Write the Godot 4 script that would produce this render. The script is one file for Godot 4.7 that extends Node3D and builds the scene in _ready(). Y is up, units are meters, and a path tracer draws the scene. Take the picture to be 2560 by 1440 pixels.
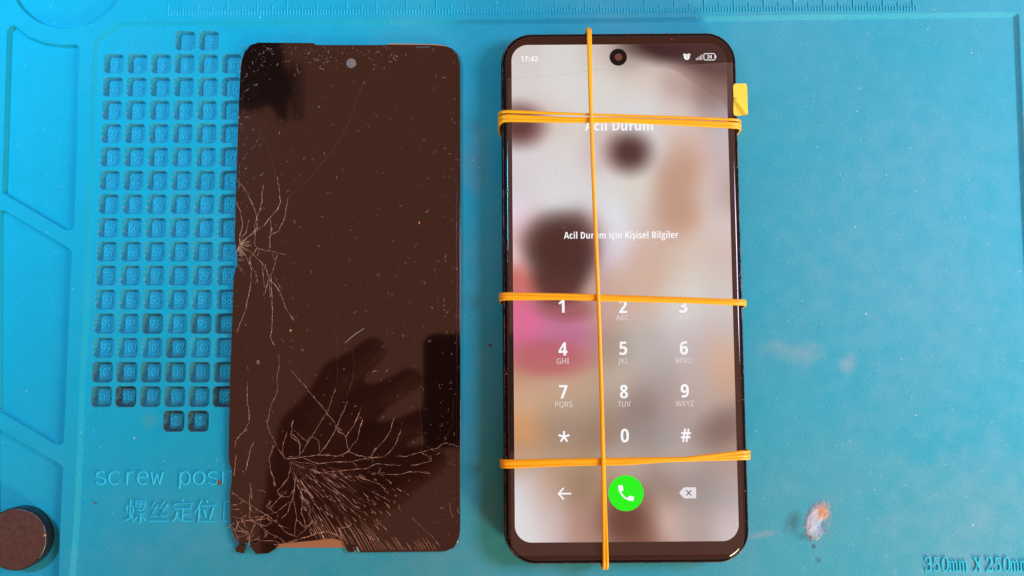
extends Node3D
# A cracked phone display panel and a lit phone held together by rubber bands, lying on a blue silicone repair mat.
# Lengths in the builders are millimetres; MM turns them into metres.
const MM := 0.001
const RIM := 1.2          # height of the mat's rim and ribs above its work surface
const CAP := 0.0457       # cap height of the lettering before it is scaled, in metres
const TOP := 1.45         # height of the cracked panel's face
var rng := RandomNumberGenerator.new()
var taken := {}
var M := {}

# ---------------------------------------------------------------- naming
func numbered(called: String) -> String:
	if not taken.has(called):
		taken[called] = 0
		return called
	taken[called] += 1
	return "%s_%03d" % [called, taken[called]]

func tag(o: Node, label: String, category: String, group := "", kind := "") -> Node:
	o.set_meta("label", label)
	if category: o.set_meta("category", category)
	if group: o.set_meta("group", group)
	if kind: o.set_meta("kind", kind)
	return o

func thing(called: String, label: String, category: String, at := Vector3.ZERO, turn := 0.0, group := "") -> Node3D:
	var o := Node3D.new()
	o.name = numbered(called)
	add_child(o)
	o.position = at * MM
	o.rotation.y = turn
	tag(o, label, category, group)
	return o

func put(called: String, mesh: Mesh, m: Material, parent: Node, at := Vector3.ZERO) -> MeshInstance3D:
	var o := MeshInstance3D.new()
	o.mesh = mesh
	o.material_override = m
	o.position = at * MM
	if parent == self:
		o.name = numbered(called)
	else:
		var n := 0
		o.name = called
		while parent.has_node(NodePath(o.name)):
			n += 1
			o.name = "%s_%03d" % [called, n]
	parent.add_child(o, true)
	return o

# ---------------------------------------------------------------- mesh helpers (mm)
func begin() -> SurfaceTool:
	var st := SurfaceTool.new()
	st.begin(Mesh.PRIMITIVE_TRIANGLES)
	return st

func uv_of(p: Vector3) -> Vector2:
	return Vector2((p.x + 190.0) / 380.0, (p.z + 115.0) / 215.0)

func tri(st: SurfaceTool, a: Vector3, b: Vector3, c: Vector3, na: Vector3, nb: Vector3, nc: Vector3) -> void:
	if (b - a).cross(c - a).dot(na + nb + nc) > 0.0:
		var t := b; b = c; c = t
		t = nb; nb = nc; nc = t
	st.set_normal(na); st.set_uv(uv_of(a)); st.add_vertex(a * MM)
	st.set_normal(nb); st.set_uv(uv_of(b)); st.add_vertex(b * MM)
	st.set_normal(nc); st.set_uv(uv_of(c)); st.add_vertex(c * MM)

func quad(st: SurfaceTool, a: Vector3, b: Vector3, c: Vector3, d: Vector3, na: Vector3, nb: Vector3, nc: Vector3, nd: Vector3) -> void:
	tri(st, a, b, c, na, nb, nc)
	tri(st, a, c, d, na, nc, nd)

func flat_tri(st: SurfaceTool, a: Vector3, b: Vector3, c: Vector3, out: Vector3) -> void:
	var n := (b - a).cross(c - a).normalized()
	if n.dot(out) < 0.0: n = -n
	tri(st, a, b, c, n, n, n)

func area2(p: PackedVector2Array) -> float:
	var s := 0.0
	for i in p.size(): s += p[i].cross(p[(i + 1) % p.size()])
	return s

func outward(p: PackedVector2Array) -> PackedVector2Array:       # mitred outward normal of every corner
	var out := PackedVector2Array()
	var sg := 1.0 if area2(p) > 0.0 else -1.0
	for i in p.size():
		var a := (p[i] - p[(i + p.size() - 1) % p.size()]).normalized()
		var b := (p[(i + 1) % p.size()] - p[i]).normalized()
		var n := (Vector2(a.y, -a.x) + Vector2(b.y, -b.x)).normalized() * sg
		out.append(n / maxf(0.5, n.dot(Vector2(a.y, -a.x) * sg)))
	return out

func offset_ring(p: PackedVector2Array, d: float) -> PackedVector2Array:
	var o := outward(p)
	var r := PackedVector2Array()
	for i in p.size(): r.append(p[i] + o[i] * d)
	return r

# rings of (offset, height, 1 when the edge there is sharp) round a polygon; side 1 for a solid, -1 for a hollow
func sweep(st: SurfaceTool, p: PackedVector2Array, prof: Array, side: float) -> void:
	var o := outward(p)
	var sn := []
	for k in prof.size() - 1:
		var t := Vector2(prof[k + 1].x - prof[k].x, prof[k + 1].y - prof[k].y).normalized()
		sn.append(Vector2(-t.y, t.x) if side > 0.0 else Vector2(t.y, -t.x))
	for k in prof.size() - 1:
		var n0: Vector2 = sn[k]
		var n1: Vector2 = sn[k]
		if k > 0 and prof[k].z < 0.5: n0 = (sn[k] + sn[k - 1]).normalized()
		if k < prof.size() - 2 and prof[k + 1].z < 0.5: n1 = (sn[k] + sn[k + 1]).normalized()
		for i in p.size():
			var j := (i + 1) % p.size()
			var oi := o[i].normalized()
			var oj := o[j].normalized()
			var a: Vector2 = p[i] + o[i] * prof[k].x
			var b: Vector2 = p[j] + o[j] * prof[k].x
			var c: Vector2 = p[j] + o[j] * prof[k + 1].x
			var d: Vector2 = p[i] + o[i] * prof[k + 1].x
			quad(st, Vector3(a.x, prof[k].y, a.y), Vector3(b.x, prof[k].y, b.y), Vector3(c.x, prof[k + 1].y, c.y), Vector3(d.x, prof[k + 1].y, d.y),
				Vector3(oi.x * n0.x, n0.y, oi.y * n0.x), Vector3(oj.x * n0.x, n0.y, oj.y * n0.x), Vector3(oj.x * n1.x, n1.y, oj.y * n1.x), Vector3(oi.x * n1.x, n1.y, oi.y * n1.x))

func fill(st: SurfaceTool, p: PackedVector2Array, y: float, up := 1.0) -> void:
	var t := Geometry2D.triangulate_polygon(p)
	var n := Vector3(0, up, 0)
	for i in range(0, t.size(), 3):
		tri(st, Vector3(p[t[i]].x, y, p[t[i]].y), Vector3(p[t[i + 1]].x, y, p[t[i + 1]].y), Vector3(p[t[i + 2]].x, y, p[t[i + 2]].y), n, n, n)

# a flat plate with holes, cut along the given x lines so that no piece has a hole inside it
func plate(st: SurfaceTool, outer: PackedVector2Array, holes: Array, cuts: Array, y: float) -> void:
	var xs := [-400.0] + cuts + [400.0]
	for k in xs.size() - 1:
		var strip := PackedVector2Array([Vector2(xs[k], -400), Vector2(xs[k + 1], -400), Vector2(xs[k + 1], 400), Vector2(xs[k], 400)])
		var pieces := Geometry2D.intersect_polygons(outer, strip)
		for h in holes:
			var next: Array[PackedVector2Array] = []
			for q in pieces:
				next.append_array(Geometry2D.clip_polygons(q, h))
			pieces = next
		for q in pieces: fill(st, q, y)

func rounded(p: PackedVector2Array, radii: Array, seg := 6) -> PackedVector2Array:
	var out := PackedVector2Array()
	for i in p.size():
		var r: float = radii[i % radii.size()]
		var a := (p[(i + p.size() - 1) % p.size()] - p[i])
		var b := (p[(i + 1) % p.size()] - p[i])
		if r <= 0.0:
			out.append(p[i])
			continue
		var half := acos(clampf(a.normalized().dot(b.normalized()), -1, 1)) / 2.0
		var d := minf(r / tan(half), minf(a.length(), b.length()) * 0.49)
		var s := p[i] + a.normalized() * d
		var e := p[i] + b.normalized() * d
		for k in seg + 1:
			var t := float(k) / seg
			out.append(s.lerp(p[i], t).lerp(p[i].lerp(e, t), t) if half > 1.2 else arc_point(p[i], s, e, half, d, t))
	return out

func arc_point(c: Vector2, s: Vector2, e: Vector2, half: float, d: float, t: float) -> Vector2:
	var mid := ((s + e) / 2.0 - c).normalized()
	var o := c + mid * (d / cos(half))
	var a0 := (s - o).angle()
	return o + Vector2.from_angle(a0 + angle_difference(a0, (e - o).angle()) * t) * (s - o).length()

func rect(cx: float, cz: float, w: float, h: float, r: float, seg := 8) -> PackedVector2Array:
	var p := PackedVector2Array([Vector2(cx - w / 2, cz - h / 2), Vector2(cx + w / 2, cz - h / 2), Vector2(cx + w / 2, cz + h / 2), Vector2(cx - w / 2, cz + h / 2)])
	return rounded(p, [r], seg) if r > 0.0 else p

func circle(cx: float, cz: float, r: float, n := 40) -> PackedVector2Array:
	var p := PackedVector2Array()
	for i in n: p.append(Vector2(cx, cz) + Vector2.from_angle(TAU * i / n) * r)
	return p

func ellipse_arc(cx: float, cz: float, rx: float, rz: float, a0: float, a1: float, n := 14) -> PackedVector2Array:
	var p := PackedVector2Array()
	for i in n + 1:
		var a := deg_to_rad(lerpf(a0, a1, float(i) / n))
		p.append(Vector2(cx + cos(a) * rx, cz + sin(a) * rz))
	return p

func slab(p: PackedVector2Array, y0: float, y1: float, bevel: float) -> ArrayMesh:
	var st := begin()
	sweep(st, p, [Vector3(-bevel, y1, 1), Vector3(-bevel * 0.3, y1 - bevel * 0.3, 0), Vector3(0, y1 - bevel, 0), Vector3(0, y0, 1)], 1.0)
	fill(st, offset_ring(p, -bevel), y1)
	fill(st, p, y0, -1.0)
	return st.commit()

# a raised line with a half-round section along a polyline; widths may vary from point to point
func ridge(st: SurfaceTool, p: PackedVector2Array, w: Array, h: float, y: float, closed := false) -> void:
	var n := p.size()
	if n < 2: return
	var sec := [Vector2(-0.5, 0), Vector2(-0.32, 0.72), Vector2(0, 1), Vector2(0.32, 0.72), Vector2(0.5, 0)]
	var sect_n := [Vector2(-0.9, 0.4), Vector2(-0.7, 0.7), Vector2(0, 1), Vector2(0.7, 0.7), Vector2(0.9, 0.4)]
	var rows := []
	var nors := []
	for i in n:
		var a := p[i] - p[i - 1] if i > 0 else (p[0] - p[n - 1] if closed else p[1] - p[0])
		var b := p[i + 1] - p[i] if i < n - 1 else (p[0] - p[i] if closed else a)
		var t := (a.normalized() + b.normalized()).normalized()
		var side := Vector2(-t.y, t.x)
		var wi: float = w[i % w.size()]
		var row := []
		var nor := []
		for k in 5:
			var q: Vector2 = p[i] + side * sec[k].x * wi
			row.append(Vector3(q.x, y + sec[k].y * h, q.y))
			nor.append(Vector3(side.x * sect_n[k].x, sect_n[k].y, side.y * sect_n[k].x))
		rows.append(row)
		nors.append(nor)
	for i in (n if closed else n - 1):
		var j := (i + 1) % n
		for k in 4:
			quad(st, rows[i][k], rows[j][k], rows[j][k + 1], rows[i][k + 1], nors[i][k], nors[j][k], nors[j][k + 1], nors[i][k + 1])
	if not closed:
		for e in [[0, p[0] - p[1]], [n - 1, p[n - 1] - p[n - 2]]]:
			var r: Array = rows[e[0]]
			var dir := Vector3(e[1].x, 0.3, e[1].y)
			for k in range(1, 4): flat_tri(st, r[0], r[k], r[k + 1], dir)

# a band of rounded-rectangle section along a closed path; out = which way its face looks, roll in radians
func strap(path: PackedVector3Array, outs: PackedVector3Array, w: PackedFloat32Array, th: float, roll: PackedFloat32Array) -> ArrayMesh:
	var st := begin()
	var sec := [Vector2(-0.5, 0.0), Vector2(-0.47, 0.5), Vector2(-0.36, 0.92), Vector2(0.0, 1.0), Vector2(0.36, 0.92), Vector2(0.47, 0.5), Vector2(0.5, 0.0), Vector2(0.4, -0.3), Vector2(-0.4, -0.3)]
	var n := path.size()
	var rows := []
	var nors := []
	for i in n:
		var t := (path[(i + 1) % n] - path[(i + n - 1) % n]).normalized()
		var o := (outs[i] - t * outs[i].dot(t)).normalized().rotated(t, roll[i])
		var s := t.cross(o)
		var row := []
		var nor := []
		for q in sec:
			row.append(path[i] + s * q.x * w[i] + o * q.y * th)
			nor.append((s * q.x * 2.0 * th + o * (q.y - 0.35) * w[i]).normalized())
		rows.append(row)
		nors.append(nor)
	for i in n:
		var j := (i + 1) % n
		for k in sec.size():
			var l := (k + 1) % sec.size()
			quad(st, rows[i][k], rows[j][k], rows[j][l], rows[i][l], nors[i][k], nors[j][k], nors[j][l], nors[i][l])
	return st.commit()

func lump(seed_: int, r: Vector3) -> ArrayMesh:                       # a small irregular crumb
	var g := RandomNumberGenerator.new()
	g.seed = seed_
	var st := begin()
	var rows := []
	for i in 5:
		var row := []
		for k in 8:
			var a := PI * (i + 0.5) / 5.0
			var b := TAU * k / 8.0
			row.append(Vector3(sin(a) * cos(b) * r.x, cos(a) * r.y + r.y, sin(a) * sin(b) * r.z) * g.randf_range(0.75, 1.2))
		rows.append(row)
	var c := Vector3(0, r.y, 0)
	for i in 4:
		for k in 8:
			var l := (k + 1) % 8
			flat_tri(st, rows[i][k], rows[i + 1][k], rows[i + 1][l], rows[i][k] - c)
			flat_tri(st, rows[i][k], rows[i + 1][l], rows[i][l], rows[i][k] - c)
	for k in 8:
		flat_tri(st, Vector3(0, r.y * 2, 0), rows[0][k], rows[0][(k + 1) % 8], Vector3.UP)
	return st.commit()

func lettering(text: String, cap: float, bold := false, serif := false, depth := 0.01, fat := 0.0) -> TextMesh:
	var f := SystemFont.new()
	f.font_names = PackedStringArray(["Droid Serif" if serif else "Droid Sans"])
	f.font_weight = 700 if bold else 400
	var t := TextMesh.new()
	t.font = f
	if fat > 0.0:
		var v := FontVariation.new()
		v.base_font = f
		v.variation_embolden = fat
		t.font = v
	t.text = text
	t.font_size = 64
	t.pixel_size = 0.001
	t.depth = depth / cap * CAP
	t.curve_step = 1.0
	return t

# closed surface round tapered bones (surface nets on a grid); bones: [a, b, ra, rb] in mm
func body(bones: Array, cell: float, blend: float) -> ArrayMesh:
	var lo := Vector3(1e9, 1e9, 1e9)
	var hi := -lo
	for b in bones:
		for k in 2:
			var r: Vector3 = Vector3.ONE * (b[2 + k] + cell * 2.0 + blend)
			lo = lo.min(b[k] - r)
			hi = hi.max(b[k] + r)
	var n := Vector3i(((hi - lo) / cell).ceil()) + Vector3i.ONE
	var f := PackedFloat32Array()
	f.resize(n.x * n.y * n.z)
	f.fill(1e3)
	for b in bones:
		var a: Vector3 = b[0]
		var d: Vector3 = b[1] - b[0]
		var reach: float = maxf(b[2], b[3]) + blend * 2.0 + cell * 2.0
		var p0 := Vector3i(((a.min(b[1]) - Vector3.ONE * reach - lo) / cell).floor()).clamp(Vector3i.ZERO, n - Vector3i.ONE)
		var p1 := Vector3i(((a.max(b[1]) + Vector3.ONE * reach - lo) / cell).ceil()).clamp(Vector3i.ZERO, n - Vector3i.ONE)
		for z in range(p0.z, p1.z + 1):
			for y in range(p0.y, p1.y + 1):
				for x in range(p0.x, p1.x + 1):
					var p := lo + Vector3(x, y, z) * cell
					var t := clampf((p - a).dot(d) / maxf(d.length_squared(), 1e-6), 0, 1)
					var v: float = (p - a - d * t).length() - lerpf(b[2], b[3], t)
					var i := (z * n.y + y) * n.x + x
					var h := maxf(blend - absf(f[i] - v), 0.0) / blend
					f[i] = minf(f[i], v) - h * h * blend * 0.25
	var st := begin()
	st.set_smooth_group(0)
	var at := {}
	var cells := {}
	var corner := [Vector3i(0, 0, 0), Vector3i(1, 0, 0), Vector3i(0, 1, 0), Vector3i(1, 1, 0), Vector3i(0, 0, 1), Vector3i(1, 0, 1), Vector3i(0, 1, 1), Vector3i(1, 1, 1)]
	var edges := [[0, 1], [2, 3], [4, 5], [6, 7], [0, 2], [1, 3], [4, 6], [5, 7], [0, 4], [1, 5], [2, 6], [3, 7]]
	for z in n.z - 1:
		for y in n.y - 1:
			for x in n.x - 1:
				var base := (z * n.y + y) * n.x + x
				var vals := [f[base], f[base + 1], f[base + n.x], f[base + n.x + 1], f[base + n.x * n.y], f[base + n.x * n.y + 1], f[base + n.x * n.y + n.x], f[base + n.x * n.y + n.x + 1]]
				if vals.min() >= 0.0 or vals.max() < 0.0: continue
				var sum := Vector3.ZERO
				var cnt := 0
				for e in edges:
					var va: float = vals[e[0]]
					var vb: float = vals[e[1]]
					if (va < 0.0) != (vb < 0.0):
						sum += Vector3(corner[e[0]]).lerp(Vector3(corner[e[1]]), va / (va - vb))
						cnt += 1
				cells[Vector3i(x, y, z)] = lo + (Vector3(x, y, z) + sum / cnt) * cell
				at[base] = true
	var grad := func(p: Vector3) -> Vector3:
		var q := Vector3i(((p - lo) / cell).round()).clamp(Vector3i.ONE, n - Vector3i(2, 2, 2))
		var i := (q.z * n.y + q.y) * n.x + q.x
		return Vector3(f[i + 1] - f[i - 1], f[i + n.x] - f[i - n.x], f[i + n.x * n.y] - f[i - n.x * n.y]).normalized()
	for c in cells:
		var i: int = (c.z * n.y + c.y) * n.x + c.x
		var inside: bool = f[i] < 0.0
		for axis in 3:
			var step: int = [1, n.x, n.x * n.y][axis]
			if i + step >= f.size() or (f[i + step] < 0.0) == inside: continue
			var u := Vector3i.ZERO
			var w := Vector3i.ZERO
			u[(axis + 1) % 3] = 1
			w[(axis + 2) % 3] = 1
			if not (cells.has(c - u) and cells.has(c - w) and cells.has(c - u - w)): continue
			var q := [cells[c], cells[c - u], cells[c - u - w], cells[c - w]]
			quad(st, q[0], q[1], q[2], q[3], grad.call(q[0]), grad.call(q[1]), grad.call(q[2]), grad.call(q[3]))
	return st.commit()

# ---------------------------------------------------------------- materials
func lin(r: float, g: float, b: float) -> Color:
	return Color(r, g, b).linear_to_srgb()

func mat(c: Color, rough: float, spec := 0.5, metal := 0.0) -> StandardMaterial3D:
	var m := StandardMaterial3D.new()
	m.albedo_color = c
	m.roughness = rough
	m.metallic_specular = spec
	m.metallic = metal
	return m

func glow(c: Color, energy := 1.0) -> StandardMaterial3D:
	var m := mat(Color.BLACK, 0.4, 0.2)
	m.emission_enabled = true
	m.emission = c
	m.emission_energy_multiplier = energy
	return m

func grain(freq: float, size: int, bump: float, seed_: int) -> NoiseTexture2D:
	var f := FastNoiseLite.new()
	f.seed = seed_
	f.frequency = freq
	f.fractal_octaves = 3
	var t := NoiseTexture2D.new()
	t.width = size
	t.height = size
	t.seamless = true
	t.noise = f
	t.as_normal_map = true
	t.bump_strength = bump
	return t

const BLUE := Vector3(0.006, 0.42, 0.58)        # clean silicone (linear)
const DUST_HAZE := Vector3(0.33, 0.42, 0.44)          # the film of dust on it, and of the painted haze

func noise_bytes(w: int, h: int, freq: float, seed_: int, oct := 3) -> PackedByteArray:
	var f := FastNoiseLite.new()
	f.seed = seed_
	f.frequency = freq
	f.fractal_octaves = oct
	return f.get_image(w, h, false, false, true).get_data()

func to_texture(w: int, h: int, lin_rgb: PackedFloat32Array) -> ImageTexture:
	var lut := PackedByteArray()
	lut.resize(1025)
	for i in 1025: lut[i] = int(clampf(Color(i / 1024.0, 0, 0).linear_to_srgb().r * 255.0 + 0.5, 0, 255))
	var b := PackedByteArray()
	b.resize(w * h * 3)
	for i in w * h * 3: b[i] = lut[int(clampf(lin_rgb[i], 0.0, 1.0) * 1024.0)]
	return ImageTexture.create_from_image(Image.create_from_data(w, h, false, Image.FORMAT_RGB8, b))

func tint_patch(a: PackedFloat32Array, w: int, h: int, c: Vector2, r: Vector2, ang: float, col: Vector3, amount: float, rough: PackedByteArray, soft := 1.0) -> void:
	var R := maxf(r.x, r.y) * 1.3
	for y in range(maxi(0, int(c.y - R)), mini(h, int(c.y + R) + 1)):
		for x in range(maxi(0, int(c.x - R)), mini(w, int(c.x + R) + 1)):
			var d := (Vector2(x, y) - c).rotated(-ang) / r
			var k := clampf((1.15 - d.length() + (rough[y * w + x] / 255.0 - 0.5) * 0.9) / soft, 0, 1) * amount
			if k <= 0.0: continue
			var i := (y * w + x) * 3
			a[i] = lerpf(a[i], col.x, k)
			a[i + 1] = lerpf(a[i + 1], col.y, k)
			a[i + 2] = lerpf(a[i + 2], col.z, k)

func streak(a: PackedFloat32Array, w: int, h: int, c: Vector2, length: float, ang: float, bend: float, col: Vector3, amount: float) -> void:
	var p := c
	for s in int(length * 2.0):
		p += Vector2.from_angle(ang) * 0.5
		ang += bend
		var x := int(p.x)
		var y := int(p.y)
		if x < 0 or y < 0 or x >= w or y >= h: return
		var i := (y * w + x) * 3
		a[i] = lerpf(a[i], col.x, amount)
		a[i + 1] = lerpf(a[i + 1], col.y, amount)
		a[i + 2] = lerpf(a[i + 2], col.z, amount)

func mat_texture() -> ImageTexture:
	var w := 2048
	var h := 1159
	var px := w / 380.0
	var fine := noise_bytes(w, h, 0.35, 3, 2)
	var mid := noise_bytes(w, h, 0.02, 5, 4)
	var broad := noise_bytes(w, h, 0.004, 9, 3)
	var a := PackedFloat32Array()
	a.resize(w * h * 3)
	for y in h:
		for x in w:
			var i := y * w + x
			var worn_and_haze := smoothstep(0.1, 0.75, float(x) / w + (broad[i] - 128) * 0.001) * 0.95 + 0.05 + smoothstep(0.62, 0.95, float(y) / h) * 0.35 # work area wear, plus painted sheen haze growing to the right and bottom
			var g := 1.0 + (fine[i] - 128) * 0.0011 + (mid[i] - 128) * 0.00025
			var k := clampf(worn_and_haze * (0.15 + (mid[i] - 118) * 0.00018 + (broad[i] - 118) * 0.0003 + (fine[i] - 140) * 0.0006), 0.0, 0.6)
			a[i * 3] = lerpf(BLUE.x, DUST_HAZE.x, k) * g
			a[i * 3 + 1] = lerpf(BLUE.y, DUST_HAZE.y, k) * g
			a[i * 3 + 2] = lerpf(BLUE.z, DUST_HAZE.z, k) * g
	# stains, painted haze and grey patches: centre and radii in mm on the mat, angle, colour, amount
	var tint_patches := [
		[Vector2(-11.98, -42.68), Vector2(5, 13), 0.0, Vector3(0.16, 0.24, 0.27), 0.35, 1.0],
		[Vector2(80.47, 79.36), Vector2(4.5, 1.3), -0.2, Vector3(0.34, 0.44, 0.47), 0.4, 0.9],
		[Vector2(92.88, 20.98), Vector2(11, 4), 0.1, Vector3(0.30, 0.46, 0.52), 0.34, 1.2],
		[Vector2(109.77, 24.89), Vector2(3, 3.2), 0.4, Vector3(0.36, 0.48, 0.55), 0.36, 1.0],
		[Vector2(-117.66, 43.65), Vector2(4.2, 3.4), 0.2, Vector3(0.10, 0.36, 0.34), 0.4, 1.2],
		[Vector2(90.86, 75.57), Vector2(3.2, 4.6), 0.3, Vector3(0.05, 0.13, 0.15), 0.6, 1.0],
		[Vector2(93.32, 79.99), Vector2(3.0, 2.0), 0.0, Vector3(0.05, 0.13, 0.15), 0.5, 1.0],
		[Vector2(96.84, 83.27), Vector2(0.7, 0.8), 0.0, Vector3(0.03, 0.08, 0.09), 0.7, 0.8],
		[Vector2(98.27, 87.55), Vector2(1.0, 1.0), 0.0, Vector3(0.04, 0.12, 0.13), 0.5, 1.0],
		[Vector2(99.00, 74.93), Vector2(5.6, 7.6), 0.3, Vector3(0.20, 0.30, 0.32), 0.35, 1.0],
		[Vector2(-9.15, 23.58), Vector2(5, 30), 0.0, Vector3(0.14, 0.25, 0.27), 0.18, 1.2],  # greyer strip between the two screens
		[Vector2(134.29, -2.64), Vector2(40, 50), 0.0, Vector3(0.40, 0.48, 0.50), 0.10, 1.4],  # dust, plus painted glossy haze over the right side
		[Vector2(150.81, 74.93), Vector2(30, 26), 0.0, Vector3(0.42, 0.46, 0.48), 0.16, 1.4],  # whitish veil of reflected light, painted into the lower right
		[Vector2(-74.50, 87.55), Vector2(70, 12), 0.0, Vector3(0.25, 0.33, 0.33), 0.12, 1.4],  # greyer band along the lower left
	]
	for s in tint_patches:
		tint_patch(a, w, h, (s[0] + Vector2(190, 115)) * px, s[1] * px, s[2], s[3], s[4], mid, s[5])
	for k in 2200:                                     # lint and scratches
		var c := Vector2(rng.randf() * w, rng.randf() * h)
		if rng.randf() < 0.4: c.x = rng.randf_range(0.72, 0.97) * w
		var r := rng.randf()
		if r < 0.72: streak(a, w, h, c, rng.randf_range(1.0, 6.0), rng.randf() * TAU, rng.randf_range(-0.2, 0.2), Vector3(0.4, 0.62, 0.70), rng.randf() * rng.randf() * 0.5 + 0.04)
		elif r < 0.97: streak(a, w, h, c, rng.randf_range(0.8, 3.0), rng.randf() * TAU, 0.0, Vector3(0.02, 0.09, 0.12), rng.randf() * rng.randf() * 0.6 + 0.05)
		else: tint_patch(a, w, h, c, Vector2.ONE * rng.randf_range(0.8, 1.6), 0.0, Vector3(0.75, 0.72, 0.65), 0.8, mid, 0.7)
	return to_texture(w, h, a)

func cell_texture(dirt: float, seed_: int) -> ImageTexture:
	var w := 96
	var n := noise_bytes(w, w, 0.06, seed_, 4)
	var fine := noise_bytes(w, w, 0.3, seed_ + 1, 2)
	var a := PackedFloat32Array()
	a.resize(w * w * 3)
	for y in w:
		for x in w:
			var i := y * w + x
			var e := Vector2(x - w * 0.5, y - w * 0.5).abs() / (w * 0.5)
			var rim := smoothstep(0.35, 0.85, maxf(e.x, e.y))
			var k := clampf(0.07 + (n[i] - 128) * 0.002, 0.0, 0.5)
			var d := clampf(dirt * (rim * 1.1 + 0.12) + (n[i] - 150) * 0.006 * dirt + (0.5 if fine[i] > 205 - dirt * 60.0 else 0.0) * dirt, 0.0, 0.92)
			var c := Vector3(0.012, BLUE.y * 0.92, BLUE.z * 0.92).lerp(DUST_HAZE, k).lerp(Vector3(0.05, 0.055, 0.05), d)
			a[i * 3] = c.x
			a[i * 3 + 1] = c.y
			a[i * 3 + 2] = c.z
	return to_texture(w, w, a)

func wallpaper() -> ImageTexture:
	var s: Array = [0.041, 0.016, 216, 204, 200, 0.227, 0.017, 220, 214, 212, 0.413, 0.017, 208, 192, 185, 0.544, 0.009, 164, 144, 139, 0.040, 0.074, 218, 210, 206, 0.225, 0.092, 222, 217, 215, 0.411, 0.076, 220, 214, 206, 0.597, 0.076, 216, 201, 194, 0.783, 0.077, 189, 162, 153, 0.950, 0.077, 149, 120, 112, 0.947, 0.119, 158, 132, 128, 0.168, 0.166, 215, 195, 190, 0.223, 0.183, 218, 207, 200, 0.317, 0.117, 222, 216, 215, 0.594, 0.134, 220, 215, 215, 0.779, 0.151, 216, 198, 192, 0.983, 0.152, 183, 168, 172, 0.037, 0.240, 220, 210, 215, 0.221, 0.240, 221, 215, 214, 0.388, 0.224, 214, 193, 190, 0.701, 0.234, 216, 198, 192, 0.813, 0.201, 216, 186, 174, 0.978, 0.226, 202, 183, 185, 0.035, 0.305, 220, 210, 216, 0.220, 0.298, 221, 218, 220, 0.403, 0.306, 222, 218, 219, 0.587, 0.307, 220, 210, 200, 0.773, 0.258, 212, 171, 154, 0.882, 0.300, 216, 192, 183, 0.982, 0.308, 196, 174, 172, 0.034, 0.370, 214, 186, 194, 0.456, 0.371, 220, 218, 223, 0.621, 0.372, 216, 192, 183, 0.769, 0.356, 208, 162, 139, 0.951, 0.373, 216, 198, 192, 0.033, 0.435, 218, 180, 177, 0.454, 0.436, 216, 204, 216, 0.618, 0.437, 216, 186, 172, 0.802, 0.421, 218, 198, 185, 0.975, 0.438, 214, 192, 185, 0.415, 0.484, 200, 168, 162, 0.580, 0.485, 216, 186, 169, 0.762, 0.485, 220, 210, 200, 0.972, 0.486, 214, 198, 192, 0.395, 0.540, 202, 162, 154, 0.578, 0.533, 214, 186, 174, 0.759, 0.541, 218, 210, 206, 0.969, 0.542, 214, 200, 197, 0.394, 0.588, 189, 156, 143, 0.575, 0.589, 196, 180, 172, 0.757, 0.589, 208, 195, 197, 0.966, 0.590, 208, 188, 181, 0.302, 0.628, 202, 150, 137, 0.429, 0.628, 183, 156, 139, 0.610, 0.629, 196, 180, 174, 0.791, 0.629, 200, 183, 183, 0.963, 0.630, 214, 180, 160, 0.029, 0.666, 202, 150, 126, 0.300, 0.683, 202, 162, 137, 0.481, 0.683, 196, 174, 160, 0.662, 0.684, 183, 164, 160, 0.842, 0.692, 196, 174, 166, 0.978, 0.685, 208, 168, 146, 0.028, 0.721, 214, 168, 137, 0.208, 0.730, 196, 162, 137, 0.389, 0.730, 183, 156, 137, 0.569, 0.731, 164, 138, 131, 0.749, 0.739, 183, 159, 154, 0.966, 0.732, 189, 162, 149, 0.027, 0.784, 214, 156, 108, 0.207, 0.769, 177, 147, 126, 0.387, 0.777, 170, 138, 116, 0.567, 0.786, 164, 144, 137, 0.747, 0.786, 177, 159, 154, 0.026, 0.839, 196, 162, 137, 0.205, 0.839, 183, 150, 126, 0.492, 0.848, 183, 162, 151, 0.744, 0.841, 183, 164, 158, 0.978, 0.842, 183, 156, 143, 0.025, 0.901, 218, 210, 212, 0.132, 0.893, 202, 174, 160, 0.294, 0.894, 164, 132, 108, 0.437, 0.894, 177, 144, 120, 0.651, 0.903, 164, 138, 126, 0.849, 0.896, 164, 150, 146, 0.983, 0.904, 183, 168, 166, 0.041, 0.970, 225, 219, 220, 0.167, 0.955, 208, 186, 181, 0.310, 0.956, 177, 138, 123, 0.558, 0.987, 151, 108, 93, 0.649, 0.964, 196, 162, 151, 0.809, 0.965, 183, 162, 158, 0.978, 0.973, 208, 192, 192, 0.038, 0.157, 214, 195, 194, 0.221, 0.240, 220, 214, 214, 0.199, 0.379, 216, 195, 206, 0.198, 0.443, 214, 180, 183, 0.032, 0.499, 216, 174, 172, 0.194, 0.564, 208, 168, 160, 0.031, 0.579, 214, 168, 166, 0.193, 0.627, 202, 159, 146, 0.692, 0.018, 202, 183, 177, 0.934, 0.027, 196, 174, 167, 0.488, 0.964, 187, 156, 143, 0.927, 0.779, 183, 159, 149, 0.180, 0.403, 85, 51, 45, 0.253, 0.403, 85, 51, 45, 0.216, 0.452, 80, 49, 43, 0.271, 0.436, 83, 51, 45, 0.143, 0.419, 93, 58, 52, 0.308, 0.403, 106, 68, 61, 0.100, 0.403, 141, 99, 93, 0.363, 0.404, 164, 132, 131]
	var w := 72
	var h := 164
	var n := s.size() / 5
	var at := PackedVector2Array()
	var want := PackedVector3Array()
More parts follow.
